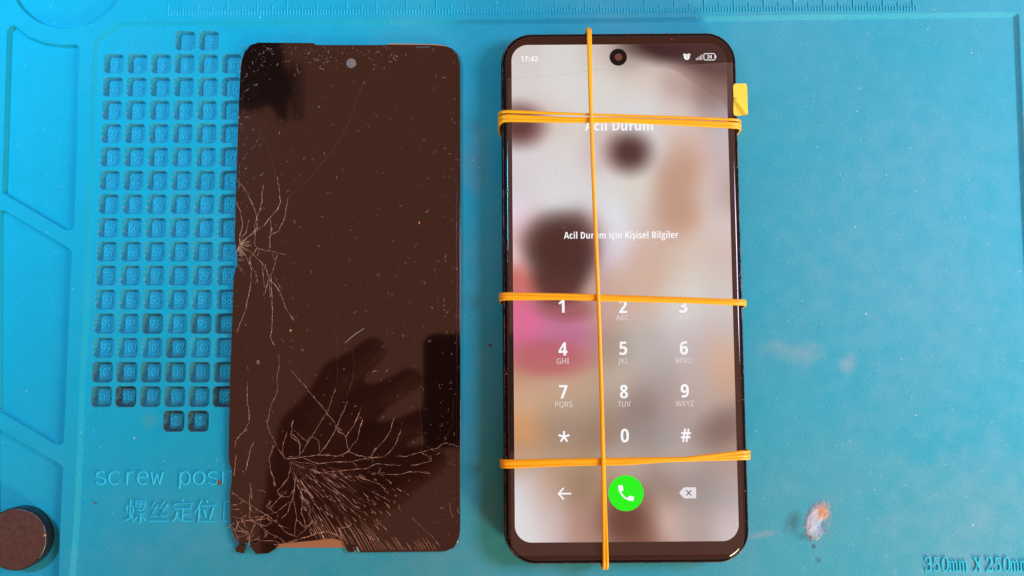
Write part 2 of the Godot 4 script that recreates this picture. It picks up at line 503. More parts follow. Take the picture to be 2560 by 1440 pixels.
	for i in n:
		at.append(Vector2(s[i * 5] * 0.44, s[i * 5 + 1]))
		want.append(Vector3(s[i * 5 + 2], s[i * 5 + 3], s[i * 5 + 4]) / 255.0)
	var val := want.duplicate()
	var near := func(p: Vector2) -> Vector3:
		var sum := Vector3.ZERO
		var tot := 1e-12
		for i in n:
			var k := exp(-p.distance_squared_to(at[i]) / 0.0018) + 1e-7
			sum += val[i] * k
			tot += k
		return sum / tot
	for round_ in 6:                                # sharpen the values until the smooth blend passes through the wanted colours
		var off := PackedVector3Array()
		for i in n: off.append(want[i] - near.call(at[i]))
		for i in n: val[i] = (val[i] + off[i] * 0.8).clamp(Vector3.ZERO, Vector3.ONE * 1.1)
	var a := PackedFloat32Array()
	# the dark and pink places of the blurred picture: centre and radii (mm on the phone), turn, colour, strength, softness
	var blobs := [
		[Vector2(15.58, -80.47), Vector2(13.5, 6.2), 0.14, Vector3(80, 52, 48), 1.0, 0.9], [Vector2(30.99, -75.86), Vector2(12.5, 7.2), 0.3, Vector3(86, 58, 53), 1.0, 0.9],
		[Vector2(-32.76, -53.98), Vector2(7.2, 6.0), 0.1, Vector3(102, 60, 56), 1.0, 1.35], [Vector2(2.79, -44.86), Vector2(6.2, 5.8), 0.0, Vector3(88, 54, 48), 1.0, 1.45],
		[Vector2(17.38, -32.45), Vector2(7, 13), 0.15, Vector3(190, 150, 128), 0.7, 1.2], [Vector2(5.38, -5.00), Vector2(16, 9), -0.6, Vector3(208, 172, 154), 0.5, 1.3],
		[Vector2(-33.93, -0.84), Vector2(8, 8), 0.0, Vector3(205, 108, 100), 0.9, 1.0], [Vector2(-23.95, 12.50), Vector2(14, 9.5), 0.1, Vector3(198, 112, 150), 0.9, 0.9], [Vector2(-33.00, 9.91), Vector2(7, 9), 0.0, Vector3(228, 110, 152), 0.85, 1.0],
		[Vector2(-24.66, 20.66), Vector2(12.5, 5.5), 0.05, Vector3(196, 104, 104), 0.8, 1.0], [Vector2(-18.81, 4.34), Vector2(9, 4.5), 0.1, Vector3(158, 86, 88), 0.8, 1.0],
		[Vector2(-21.00, -3.16), Vector2(7.4, 6.4), 0.1, Vector3(98, 54, 48), 0.98, 1.0], [Vector2(-19.61, -13.46), Vector2(9.6, 10.0), 0.0, Vector3(80, 46, 39), 1.0, 1.0],
		[Vector2(-0.74, 70.85), Vector2(7.5, 8.5), 0.3, Vector3(112, 68, 54), 0.95, 1.4], [Vector2(30.73, 43.09), Vector2(8, 5.4), -0.5, Vector3(128, 100, 90), 0.75, 1.5],
	]
	for y in h:
		for x in w:
			var c: Vector3 = near.call(Vector2((x + 0.5) / w * 0.44, (y + 0.5) / h))
			var at_mm := Vector2(((x + 0.5) / w - 0.5) * 69.4 - 0.12, ((y + 0.5) / h - 0.5) * 157.8 - 1.35)
			for b in blobs:
				var d: float = ((at_mm - b[0]).rotated(-b[2]) / b[1]).length()
				c = c.lerp(b[3] / 255.0, smoothstep(1.0 + b[5] * 0.55, 1.0 - b[5] * 0.55, d) * b[4])
			a.append_array(PackedFloat32Array([c.x, c.y, c.z, 1.0]))
	var im := Image.create_from_data(w, h, false, Image.FORMAT_RGBAF, a.to_byte_array())
	im.resize(576, 1312, Image.INTERPOLATE_CUBIC)
	var src := im.get_data().to_float32_array()
	var out := PackedByteArray()
	out.resize(576 * 1312 * 3)
	var fine := noise_bytes(576, 1312, 0.4, 21, 2)
	for i in 576 * 1312:
		var g := (fine[i] - 128) * 0.00032 + (0.006 if (i % 576) % 4 < 2 else -0.006)
		for k in 3:
			# the glass in front adds what it mirrors of the room, so the panel itself shows a little less
			var v: float = pow(clampf(src[i * 4 + k] + g, 0.0, 1.0), 2.2) - [0.045, 0.018, 0.012][k]
			out[i * 3 + k] = int(clampf(pow(maxf(v, 0.0), 1.0 / 2.2), 0, 1) * 255.0)
	return ImageTexture.create_from_image(Image.create_from_data(576, 1312, false, Image.FORMAT_RGB8, out))

func make_materials() -> void:
	var bump := Image.create_from_data(2048, 1159, false, Image.FORMAT_L8, noise_bytes(2048, 1159, 0.3, 3, 2))
	bump.convert(Image.FORMAT_RGBA8)
	bump.bump_map_to_normal_map(1.2)
	var g := ImageTexture.create_from_image(bump)
	var rubber := mat(Color.WHITE, 0.5, 0.2)
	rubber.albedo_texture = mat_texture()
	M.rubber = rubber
	var lit_relief := mat(lin(0.04, 0.64, 0.84), 0.45, 0.25)        # relief, its colour brightened as if the edges caught light
	M.relief = lit_relief
	M.digit = mat(lin(0.04, 0.60, 0.80), 0.45, 0.25)  # cell numbers, with edge light painted into their colour likewise
	for m in [rubber]:
		m.normal_enabled = true
		m.normal_texture = g
		m.normal_scale = 0.28
		m.uv1_triplanar = false
	M.cells = []
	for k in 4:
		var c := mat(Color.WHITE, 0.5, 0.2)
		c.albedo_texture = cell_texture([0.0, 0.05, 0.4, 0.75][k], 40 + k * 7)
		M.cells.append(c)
	M.glass = mat(lin(0.010, 0.0042, 0.0032), 0.052, 0.70)
	M.glass_edge = mat(lin(0.006, 0.005, 0.005), 0.12, 0.6)
	M.crack = mat(lin(0.44, 0.27, 0.18), 0.5, 0.5)
	M.crack_bright = mat(lin(0.50, 0.29, 0.17), 0.5, 0.5)
	M.crack_faint = mat(lin(0.13, 0.062, 0.04), 0.5, 0.5)
	M.lint = mat(lin(0.40, 0.31, 0.27), 0.9, 0.1)
	M.lint_dim = mat(lin(0.20, 0.13, 0.11), 0.9, 0.1)
	M.copper = mat(lin(0.48, 0.27, 0.13), 0.38, 0.5, 0.35)
	M.shell = mat(lin(0.003, 0.003, 0.003), 0.1, 0.22)
	M.shell_dull = mat(lin(0.008, 0.006, 0.006), 0.35, 0.3)
	M.cover = mat(lin(0.010, 0.0042, 0.0032), 0.052, 0.70)
	M.white = glow(Color(0.98, 0.98, 0.99))
	M.white_soft = glow(Color(0.86, 0.84, 0.84))
	M.white_dim = glow(Color(0.87, 0.85, 0.84))
	M.green = glow(Color(0.0, 0.96, 0.02))
	M.grey_key = glow(Color(0.9, 0.88, 0.9))
	M.band = mat(lin(0.95, 0.53, 0.012), 0.36, 0.5)
	M.band.subsurf_scatter_enabled = false
	M.tab = mat(lin(1.0, 0.90, 0.08), 0.4, 0.5)

# ---------------------------------------------------------------- the mat
func stroke_glyph(ch: String) -> Array:                 # strokes in a box 0..0.56 wide, 0..1 high (z down)
	match ch:
		"0": return [[ellipse_arc(0.28, 0.5, 0.26, 0.5, 0, 342, 18), true]]
		"1": return [[PackedVector2Array([Vector2(0.08, 0.24), Vector2(0.22, 0.16), Vector2(0.33, 0.0), Vector2(0.33, 1.0)]), false]]
		"2":
			var p := ellipse_arc(0.28, 0.27, 0.25, 0.27, 185, 400, 12)
			p.append_array(PackedVector2Array([Vector2(0.03, 1.0), Vector2(0.56, 1.0)]))
			return [[p, false]]
		"3": return [[ellipse_arc(0.26, 0.25, 0.22, 0.25, 195, 450, 12), false], [ellipse_arc(0.27, 0.73, 0.26, 0.27, 270, 525, 12), false]]
		"4": return [[PackedVector2Array([Vector2(0.42, 1.0), Vector2(0.42, 0.0), Vector2(0.0, 0.7), Vector2(0.58, 0.7)]), false]]
		"5":
			var q := PackedVector2Array([Vector2(0.5, 0.0), Vector2(0.12, 0.0), Vector2(0.06, 0.47)])
			q.append_array(ellipse_arc(0.27, 0.68, 0.27, 0.32, 220, 515, 14))
			return [[q, false]]
		"6": return [[ellipse_arc(0.28, 0.69, 0.26, 0.31, 0, 340, 16), true], [PackedVector2Array([Vector2(0.48, 0.08), Vector2(0.3, 0.0), Vector2(0.1, 0.2), Vector2(0.02, 0.6)]), false]]
		"7": return [[PackedVector2Array([Vector2(0.0, 0.0), Vector2(0.55, 0.0), Vector2(0.32, 0.45), Vector2(0.2, 1.0)]), false]]
		"8": return [[ellipse_arc(0.28, 0.25, 0.22, 0.25, 0, 340, 14), true], [ellipse_arc(0.28, 0.75, 0.27, 0.25, 0, 340, 14), true]]
		"9": return [[ellipse_arc(0.28, 0.31, 0.26, 0.31, 0, 340, 16), true], [PackedVector2Array([Vector2(0.54, 0.4), Vector2(0.46, 0.8), Vector2(0.26, 1.0), Vector2(0.08, 0.92)]), false]]
	return []

func number_mesh(n: int) -> ArrayMesh:
	var st := begin()
	var s := str(n)
	var hgt := 2.55
	var adv := 1.8 if s.length() < 3 else 1.42
	var wide := 1.0 if s.length() < 3 else 0.78
	var x0 := -adv * s.length() / 2.0 + (adv - 0.56 * hgt * wide) / 2.0
	for k in s.length():
		for g in stroke_glyph(s[k]):
			var p := PackedVector2Array()
			for q in g[0]: p.append(Vector2(x0 + k * adv + q.x * hgt * wide, (q.y - 0.5) * hgt))
			ridge(st, p, [0.42], 0.34, 0.0, g[1])
	return st.commit()

func make_mat() -> void:
	var mat_ := thing("repair_mat", "blue silicone repair mat with raised ruler strip, trays and numbered screw cells", "repair mat")
	var outer := PackedVector2Array([Vector2(-182, -108), Vector2(182, -108), Vector2(182, 116), Vector2(-182, 116)])
	var edge := rounded(outer, [4.0])
	var work := PackedVector2Array([Vector2(-131.15, -89.30), Vector2(-77.79, -89.72), Vector2(-4.02, -90.13), Vector2(42.93, -90.68), Vector2(96.62, -91.64), Vector2(170.06, -92.61), Vector2(169.73, -23.69), Vector2(169.51, 87.21), Vector2(-140.75, 87.21), Vector2(-140.37, 73.77), Vector2(-140.21, 54.77), Vector2(-140.34, 31.31), Vector2(-139.83, 10.55), Vector2(-139.98, -31.69), Vector2(-140.06, -51.41), Vector2(-140.28, -78.59), Vector2(-139.52, -83.53)])
	work[7] = Vector2(work[6].x + 1.0, 110.0)
	work[8] = Vector2(work[9].x - 1.5, 110.0)
	work = rounded(work, [1.5, 0.0, 0.0, 0.0, 0.0, 1.2, 0.0, 2.0, 2.0, 0.0, 0.0, 0.0, 0.0, 0.0, 0.0, 0.0, 1.5], 4)
	var cc := Vector2(-149.57, -107.28)
	var trays := [
		["round_tray", circle(cc.x, cc.y, 20.1, 72)],
		["tray", rounded(PackedVector2Array([Vector2(-169.25, -86.55), Vector2(-167.33, -88.61), Vector2(-165.94, -87.51), Vector2(-162.05, -84.35), Vector2(-156.61, -82.29), Vector2(-151.22, -81.47), Vector2(-146.42, -81.75), Vector2(-144.78, -80.92), Vector2(-144.61, -62.65), Vector2(-144.36, -42.40), Vector2(-144.24, -19.05), Vector2(-147.01, -19.05), Vector2(-168.36, -31.42)]), [1.0, 1.6, 1.0, 0.0, 0.0, 0.0, 1.0, 1.4, 0.0, 0.0, 2.2, 2.6, 1.4], 5)],
		["tray", rounded(PackedVector2Array([Vector2(-169.56, -25.82), Vector2(-167.17, -25.42), Vector2(-144.64, -12.30), Vector2(-144.79, 10.55), Vector2(-144.72, 28.73), Vector2(-144.88, 50.82), Vector2(-147.21, 50.82), Vector2(-166.82, 39.80)]), [1.5, 1.5, 1.8, 0.0, 0.0, 2.2, 2.6, 1.5], 5)],
		["tray", rounded(PackedVector2Array([Vector2(-167.09, 45.19), Vector2(-164.84, 46.47), Vector2(-144.74, 57.57), Vector2(-144.96, 74.65), Vector2(-144.67, 100.92), Vector2(-165.04, 100.92)]), [1.5, 0.0, 2.2, 0.0, 2.2, 2.2], 5)],
	]
	var st := begin()
	var holes := [offset_ring(work, 0.22)]
	for t in trays: holes.append(offset_ring(t[1], 0.2))
	plate(st, offset_ring(edge, -0.6), holes, [-171.0, -160.0, cc.x, 0.0], RIM)
	sweep(st, edge, [Vector3(-0.6, RIM, 1), Vector3(-0.2, RIM - 0.15, 0), Vector3(0, RIM - 0.6, 0), Vector3(0, -4, 1)], 1.0)
	fill(st, edge, -4.0, -1.0)
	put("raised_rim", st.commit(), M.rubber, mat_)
	for t in trays:
		st = begin()
		var prof := [Vector3(0.2, RIM, 0), Vector3(0.06, RIM - 0.05, 0), Vector3(-0.08, RIM - 0.25, 0), Vector3(-0.3, -0.3, 0), Vector3(-0.7, -0.6, 0)]
		sweep(st, t[1], prof, -1.0)
		for q in Geometry2D.offset_polygon(t[1], -0.5): fill(st, q, -0.6)
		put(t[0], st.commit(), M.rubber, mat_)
	# work surface: a slope down from the rim, then a flat plate with the lattice of screw cells in it
	st = begin()
	sweep(st, work, [Vector3(0.22, RIM, 0), Vector3(0.05, RIM - 0.05, 0), Vector3(-0.12, RIM - 0.2, 0), Vector3(-1.0, 0.12, 0), Vector3(-1.25, 0, 0)], -1.0)
	var gx := -133.7
	var gz := -75.5
	var pit := 7.925
	var x0 := gx - pit / 2
	var z0 := gz - pit / 2
	var lattice := PackedVector2Array([Vector2(x0, z0), Vector2(x0 + 3 * pit, z0), Vector2(x0 + 3 * pit, z0 - pit), Vector2(x0 + 5 * pit, z0 - pit), Vector2(x0 + 5 * pit, z0), Vector2(x0 + 6 * pit, z0),
		Vector2(x0 + 6 * pit, z0 + 15 * pit), Vector2(x0 + 5 * pit, z0 + 15 * pit), Vector2(x0 + 5 * pit, z0 + 16 * pit), Vector2(x0 + 3 * pit, z0 + 16 * pit), Vector2(x0 + 3 * pit, z0 + 15 * pit), Vector2(x0, z0 + 15 * pit)])
	plate(st, offset_ring(work, -1.25), [lattice], [x0 + 2 * pit, x0 + 4 * pit], 0.0)
	var mouth := rect(0, 0, 6.5, 6.5, 1.3, 6)
	var spots := []
	for j in 15:
		for i in 6: spots.append([j * 8 + 3 + i, Vector2(gx + i * pit, gz + j * pit), j])
	spots.append_array([[1, Vector2(gx + 3 * pit, gz - pit), 0], [2, Vector2(gx + 4 * pit, gz - pit), 0], [123, Vector2(gx + 3 * pit, gz + 15 * pit), 15], [124, Vector2(gx + 4 * pit, gz + 15 * pit), 15]])
	var lip := offset_ring(mouth, 0.18)
	for s in spots:
		var hole := PackedVector2Array()
		for q in lip: hole.append(q + s[1])
		plate(st, rect(s[1].x, s[1].y, pit, pit, 0), [hole], [s[1].x], 0.0)
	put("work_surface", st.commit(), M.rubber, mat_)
	st = begin()
	sweep(st, mouth, [Vector3(0.18, 0, 0), Vector3(0.05, -0.04, 0), Vector3(-0.06, -0.22, 0), Vector3(-0.25, -1.7, 0), Vector3(-0.6, -2.1, 0)], -1.0)
	fill(st, offset_ring(mouth, -0.6), -2.1)
	var cell_arrays := st.commit().surface_get_arrays(0)
	var uvs := PackedVector2Array()
	for v in cell_arrays[Mesh.ARRAY_VERTEX]: uvs.append(Vector2(v.x, v.z) / MM / 6.9 + Vector2(0.5, 0.5))
	cell_arrays[Mesh.ARRAY_TEX_UV] = uvs
	var cell_mesh := ArrayMesh.new()
	cell_mesh.add_surface_from_arrays(Mesh.PRIMITIVE_TRIANGLES, cell_arrays)
	for s in spots:
		var k := 0 if rng.randf() < 0.6 else 1
		if s[2] >= 11: k = 1 if rng.randf() < 0.6 else 2
		if s[2] >= 13: k = 2
		if s[2] >= 15 or s[0] == 120 or s[0] == 116: k = 3
		var c := put("screw_cell", cell_mesh, M.cells[k], mat_, Vector3(s[1].x, 0, s[1].y))
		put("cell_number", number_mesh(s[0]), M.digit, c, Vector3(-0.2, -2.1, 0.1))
	# the ruler: 251 moulded ticks on the rim
	var r0 := Vector2(-115.26, -91.30)
	var r1 := Vector2(134.51, -93.09)
	var along := (r1 - r0).normalized()
	var ticks := []
	for len_ in [1.75, 3.1, 4.25]:
		st = begin()
		ridge(st, PackedVector2Array([Vector2(0, 0), Vector2(0, -len_)]), [0.36], 0.36, 0.0)
		ticks.append(st.commit())
	for k in 252:
		var p := r0 + (r1 - r0) * k / 250.0
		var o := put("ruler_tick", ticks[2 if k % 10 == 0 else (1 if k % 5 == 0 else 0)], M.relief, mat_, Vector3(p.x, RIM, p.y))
		o.rotation.y = -along.angle()
	# lettering moulded on the work surface
	for word in screw_words():
		st = begin()
		for s in word[1]: ridge(st, s, [word[2] * 1.1], 0.42, 0.0)
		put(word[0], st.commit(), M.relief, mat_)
	var size_at := Vector2(149.59, 88.93)
	for part in [["350", -13.5, 0.8], ["mm", -6.6, 0.55], ["X", -0.4, 0.72], ["250", 6.2, 0.8], ["mm", 13.0, 0.55]]:
		var cap := 4.35
		var t := lettering(part[0], cap, false, true, 0.45)
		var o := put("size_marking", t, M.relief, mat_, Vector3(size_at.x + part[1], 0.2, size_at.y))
		o.rotation_degrees = Vector3(-90, 0, 0)
		o.scale = Vector3(part[2], 1, 1) * cap * MM / CAP
	# a melted scar in the surface
	scar(mat_)

func zoomed(ox: float, oz: float, pts: Array) -> PackedVector2Array:      # points of the lettering sketch: sixths of a millimetre-grid to mat millimetres
	var p := PackedVector2Array()
	for i in range(0, pts.size(), 2): p.append(Vector2(ox + pts[i] / 49.3, oz + pts[i + 1] / 49.6))
	return p

func screw_words() -> Array:
	var o := Vector2(-137.35, 55.85)
	var out := []
	var arc := func(cx, cy, rx, ry, a0, a1): return zoomed_curve(o, cx, cy, rx, ry, a0, a1)
	var ln := func(pts): return zoomed(o.x, o.y, pts)
	var ess := func(x): return [arc.call(x + 72, 232, 66, 48, -25, -180) + arc.call(x + 72, 238, 66, 42, 180, 130) + ln.call([x + 60, 272, x + 90, 286]) + arc.call(x + 76, 336, 70, 50, -60, 165)]
	var a := "embossed_letter"
	out.append([a, ess.call(145), 0.52])
	out.append([a, [arc.call(437, 285, 92, 102, -40, -320)], 0.52])
	out.append([a, [ln.call([640, 190, 635, 388]), arc.call(705, 255, 66, 66, 190, 300)], 0.52])
	out.append([a, [ln.call([806, 270, 960, 270]) + arc.call(882, 285, 80, 102, -8, -320)], 0.52])
	out.append([a, [ln.call([1018, 190, 1058, 388]), ln.call([1056, 388, 1108, 222]), ln.call([1108, 222, 1154, 388]), ln.call([1152, 388, 1202, 190])], 0.48])
	out.append([a, [ln.call([1482, 185, 1475, 452]), arc.call(1560, 285, 76, 102, -170, 170)], 0.52])
	out.append([a, [arc.call(1778, 285, 88, 102, 0, 360)], 0.52])
	out.append([a, ess.call(1930), 0.5])
	out.append([a, [ln.call([2160, 185, 2156, 380]), ln.call([2158, 80, 2162, 98])], 0.5])
	out.append([a, [ln.call([2228, 188, 2420, 188]), ln.call([2320, 130, 2320, 380])], 0.5])
	var c := "embossed_character"
	var w := 0.46
	out.append([c, [ln.call([705, 625, 702, 935]), ln.call([648, 725, 752, 725, 745, 838, 655, 838, 648, 725]), ln.call([632, 950, 740, 905]), ln.call([722, 870, 748, 938]),
		ln.call([790, 648, 942, 648, 936, 738, 792, 738, 790, 648]), ln.call([866, 650, 866, 738]), ln.call([790, 693, 940, 693]), ln.call([870, 745, 805, 792, 890, 800]), ln.call([925, 760, 800, 858, 935, 842]),
		ln.call([872, 850, 872, 968, 845, 985]), ln.call([830, 885, 745, 975]), ln.call([905, 895, 956, 968])], w])
	out.append([c, [ln.call([1105, 645, 1028, 758, 1095, 755]), ln.call([1148, 690, 1025, 902, 1135, 882]), ln.call([1245, 645, 1168, 756, 1240, 752]), ln.call([1302, 690, 1170, 892, 1302, 872]), ln.call([995, 966, 1312, 964])], w])
	out.append([c, [ln.call([1518, 622, 1545, 660]), ln.call([1385, 738, 1420, 690, 1688, 690, 1650, 738]), ln.call([1400, 770, 1678, 768]), ln.call([1536, 770, 1536, 958]), ln.call([1538, 860, 1650, 856]), ln.call([1452, 815, 1425, 915, 1370, 978]), ln.call([1438, 905, 1530, 962, 1690, 968])], w])
	out.append([c, [ln.call([1832, 635, 1790, 735, 1730, 832]), ln.call([1796, 735, 1792, 990]), ln.call([1908, 636, 1932, 682]), ln.call([1832, 724, 2062, 718]), ln.call([1870, 788, 1906, 905]), ln.call([2022, 748, 1965, 950]), ln.call([1828, 966, 2060, 970])], w])
	out.append([c, [ln.call([2480, 658, 2196, 658, 2190, 966, 2500, 968])], w])
	return out

func zoomed_curve(o: Vector2, cx: float, cy: float, rx: float, ry: float, a0: float, a1: float) -> PackedVector2Array:
	var p := PackedVector2Array()
	for i in 15:
		var t := deg_to_rad(lerpf(a0, a1, i / 14.0))
		p.append(Vector2(o.x + (cx + cos(t) * rx) / 49.3, o.y + (cy + sin(t) * ry) / 49.6))
	return p

func scar(parent: Node3D) -> void:
	var c := Vector2(98.47, 75.19)
	var w := 64
	var n := noise_bytes(w, w, 0.07, 77, 4)
	var n2 := noise_bytes(w, w, 0.25, 78, 3)
	var a := PackedFloat32Array()
	a.resize(w * w * 3)
	var st := begin()
	var pos := func(i: int, k: int) -> Vector3:
		var u := Vector2(i / 32.0 - 0.5, k / 32.0 - 0.5) * 2.0
		var r := u.length() * (0.9 + 0.36 * n[clampi(k * 2, 0, 63) * w + clampi(i * 2, 0, 63)] / 255.0)
		var bump := n[clampi(k * 2, 0, 63) * w + clampi(i * 2, 0, 63)] / 255.0
		var y := -0.06
		if r < 1.0: y = 0.02 + sqrt(1.0 - r * r) * (0.18 + bump * 0.35) - 0.3 * exp(-(u - Vector2(0.35, 0.1)).length_squared() * 9.0)
		var q := Vector2(u.x * 4.4, u.y * 6.9).rotated(0.38)
		return Vector3(q.x, maxf(y, -0.06), q.y)
	for y in w:
		for x in w:
			var i := y * w + x
			var u := Vector2(x / 31.5 - 1.0, y / 31.5 - 1.0)
			var g := n2[i] / 255.0
			var col := Vector3(0.32, 0.54, 0.74).lerp(Vector3(0.58, 0.66, 0.76), clampf(n[i] / 255.0 * 0.9 - u.x * 0.5, 0, 1))
			col = col.lerp(Vector3(0.05, 0.33, 0.5), clampf(u.x * 1.6 + 0.1 - absf(u.y), 0.0, 0.8))
			if (u - Vector2(0.12, -0.62)).length() < 0.46 + (g - 0.5) * 0.5: col = Vector3(0.66, 0.42, 0.26) * (0.35 + g)
			if u.length() > 0.72 + (g - 0.5) * 0.5: col = col.lerp(Vector3(0.14, 0.32, 0.38), 0.8)
			if u.y > 0.78 and u.x < 0.1 and g > 0.45: col = Vector3(0.16, 0.12, 0.1)
			if g > 0.78: col *= 0.55
			a[i * 3] = col.x
			a[i * 3 + 1] = col.y
			a[i * 3 + 2] = col.z
	for k in 32:
		for i in 32:
			var q := [pos.call(i, k), pos.call(i + 1, k), pos.call(i + 1, k + 1), pos.call(i, k + 1)]
			var e := [Vector2(i, k), Vector2(i + 1, k), Vector2(i + 1, k + 1), Vector2(i, k + 1)]
			if Vector2(i - 15.5, k - 15.5).length() > 16.3: continue
			for t in [[0, 1, 2], [0, 2, 3]]:
				for v in t:
					st.set_smooth_group(0)
					st.set_uv(e[v] / 32.0)
					st.add_vertex(q[v] * MM)
	st.index()
	st.generate_normals()
	var m := mat(Color.WHITE, 0.4, 0.5)
	m.albedo_texture = to_texture(w, w, a)
	var o := put("melted_scar", st.commit(), m, parent, Vector3(c.x, 0.0, c.y))
	o.set_meta("label", "pale blue melted scar with tan crust")

# ---------------------------------------------------------------- the cracked display panel
var panel: Node3D
func crack(p: PackedVector2Array, w: float, m: Material = null, rough := 0.22) -> void:
	# a line broken into jittered steps of varying width, with knots, short spurs and stretches where it runs double
	var q := PackedVector2Array()
	var ws := []
	var st := begin()
	var y := TOP + 0.004
	var drift := 0.0
	w *= 0.72
	for i in p.size() - 1:
		var len_ := p[i].distance_to(p[i + 1])
		var n := maxi(1, int(len_ / 0.55))
		var along := (p[i + 1] - p[i]).normalized()
		var side := along.orthogonal()
		for k in n:
			drift = clampf(drift * 0.82 + rng.randf_range(-rough, rough) * 0.62, -0.5, 0.5)
			var c := p[i].lerp(p[i + 1], float(k) / n) + side * (drift if i + k > 0 else 0.0)
			q.append(c)
			var r := rng.randf()
			ws.append(w * (rng.randf_range(0.15, 0.9) if r < 0.8 else rng.randf_range(0.9, 1.9)))
			if rough > 0.1 and rng.randf() < 0.07:
				var d := along.rotated(rng.randf_range(0.4, 1.1) * (1.0 if rng.randf() < 0.5 else -1.0))
				ridge(st, PackedVector2Array([c, c + d * rng.randf_range(0.3, 1.0)]), [w * 0.5, w * 0.12], 0.04, y)
			if rough > 0.1 and rng.randf() < 0.05:
				var e := c + side * rng.randf_range(-0.45, 0.45)
				ridge(st, PackedVector2Array([e, e + along * rng.randf_range(0.6, 2.2)]), [w * 0.15, w * 0.45], 0.04, y)
	q.append(p[p.size() - 1])
	ws.append(w * 0.2)
	ws[0] = w * 0.4
	ridge(st, q, ws, 0.05, y)
	put("crack", st.commit(), m if m else M.crack, panel)

func make_panel() -> void:
	panel = thing("cracked_display_panel", "dark phone display panel with shattered lower left corner lying on the blue mat", "display panel")
	var out := PackedVector2Array([Vector2(-90.25, -76.17), Vector2(-89.25, -79.18), Vector2(-87.43, -81.37), Vector2(-84.91, -82.19), Vector2(-66.32, -82.06), Vector2(-65.51, -81.37), Vector2(-41.71, -81.37), Vector2(-41.45, -81.65), Vector2(-26.07, -81.37), Vector2(-22.46, -81.10), Vector2(-20.05, -80.14), Vector2(-18.30, -78.36), Vector2(-17.35, -75.08), Vector2(-16.88, -2.53), Vector2(-16.64, 78.12), Vector2(-17.14, 81.13), Vector2(-18.66, 83.38), Vector2(-21.47, 84.51), Vector2(-35.78, 84.64), Vector2(-48.56, 84.76), Vector2(-49.61, 82.63), Vector2(-49.85, 84.26), Vector2(-52.66, 84.39), Vector2(-53.98, 81.13), Vector2(-57.58, 80.38), Vector2(-63.96, 81.13), Vector2(-72.13, 81.88), Vector2(-77.75, 82.38), Vector2(-81.87, 81.13), Vector2(-86.96, 82.38), Vector2(-88.01, 81.13), Vector2(-89.07, 79.62), Vector2(-90.04, 76.48), Vector2(-90.41, 72.08), Vector2(-90.69, 66.02), Vector2(-90.25, 63.23), Vector2(-90.22, 59.18), Vector2(-91.20, 56.13), Vector2(-91.40, 53.07), Vector2(-91.56, 36.44), Vector2(-91.50, 23.55), Vector2(-91.30, 10.56), Vector2(-91.23, -2.53), Vector2(-90.67, -6.21), Vector2(-90.03, -7.13), Vector2(-90.25, -10.42), Vector2(-90.72, -13.72), Vector2(-91.16, -15.70), Vector2(-91.16, -26.31), Vector2(-91.03, -42.34), Vector2(-90.86, -62.57), Vector2(-90.59, -73.45)])
	put("glass", slab(out, 0.05, TOP, 0.12), M.glass, panel)
	# backing film that shows where the glass broke away, and the bare strip along it
	put("backing_film", slab(PackedVector2Array([Vector2(-77.02, 79.81), Vector2(-48.78, 79.81), Vector2(-50.65, 83.71), Vector2(-52.57, 83.46), Vector2(-74.37, 83.46), Vector2(-77.96, 83.84)]), 0.1, 0.7, 0.05), M.copper, panel)
	var rim := slab(PackedVector2Array([Vector2(-41.45, -81.84), Vector2(-26.74, -81.59), Vector2(-23.26, -81.29), Vector2(-21.12, -80.69), Vector2(-22.19, -80.89), Vector2(-26.74, -81.29), Vector2(-41.45, -81.43)]), 0.2, TOP + 0.05, 0.03)
	put("edge_foil", rim, M.copper, panel)
	put("sensor_window", slab(PackedVector2Array([Vector2(-32.08, -80.82), Vector2(-27.40, -80.82), Vector2(-27.40, -80.28), Vector2(-32.08, -80.28)]), TOP, TOP + 0.02, 0.01), mat(lin(0.06, 0.055, 0.06), 0.4), panel)
	var hole := Vector2(-53.65, -75.08)
	put("camera_hole", slab(circle(hole.x, hole.y, 1.62, 32), TOP - 0.1, TOP + 0.015, 0.02), mat(lin(0.20, 0.165, 0.15), 0.6, 0.4), panel)
	var line := begin()
	ridge(line, PackedVector2Array([Vector2(-18.56, -76.17), Vector2(-18.06, -2.53), Vector2(-17.79, 79.00)]), [0.14], 0.012, TOP + 0.002)
	ridge(line, PackedVector2Array([Vector2(-89.42, -74.81), Vector2(-90.24, -31.64)]), [0.12], 0.012, TOP + 0.002)
	put("border_line", line.commit(), M.glass_edge, panel)
	# loose chips along the broken edge
	var white := mat(lin(0.6, 0.62, 0.6), 0.4)
	for s in [[PackedVector2Array([Vector2(-88.51, 83.67), Vector2(-87.27, 82.17), Vector2(-85.34, 82.55), Vector2(-85.66, 85.18), Vector2(-88.24, 84.55)]), 0], [PackedVector2Array([Vector2(-83.93, 82.67), Vector2(-82.68, 81.54), Vector2(-78.33, 81.17), Vector2(-74.85, 82.67), Vector2(-75.47, 83.55), Vector2(-77.87, 85.05), Vector2(-81.82, 85.30)]), 1], [PackedVector2Array([Vector2(-52.71, 82.92), Vector2(-50.66, 82.92), Vector2(-50.13, 84.68), Vector2(-52.17, 84.80)]), 2]]:
		put("glass_chip", slab(s[0], 0.3, 1.5, 0.1), M.glass, panel)
	var e := begin()
	ridge(e, PackedVector2Array([Vector2(-88.43, 84.12), Vector2(-85.72, 85.12)]), [0.3], 0.12, 1.32)
	ridge(e, PackedVector2Array([Vector2(-52.13, 84.62), Vector2(-50.09, 84.62)]), [0.3], 0.12, 1.32)
	ridge(e, PackedVector2Array([Vector2(-49.85, 82.87), Vector2(-48.94, 84.50)]), [0.25], 0.1, 1.32)
	ridge(e, PackedVector2Array([Vector2(-83.47, 82.99), Vector2(-81.50, 85.25)]), [0.16], 0.1, 1.4)
	put("chipped_edge", e.commit(), white, panel)
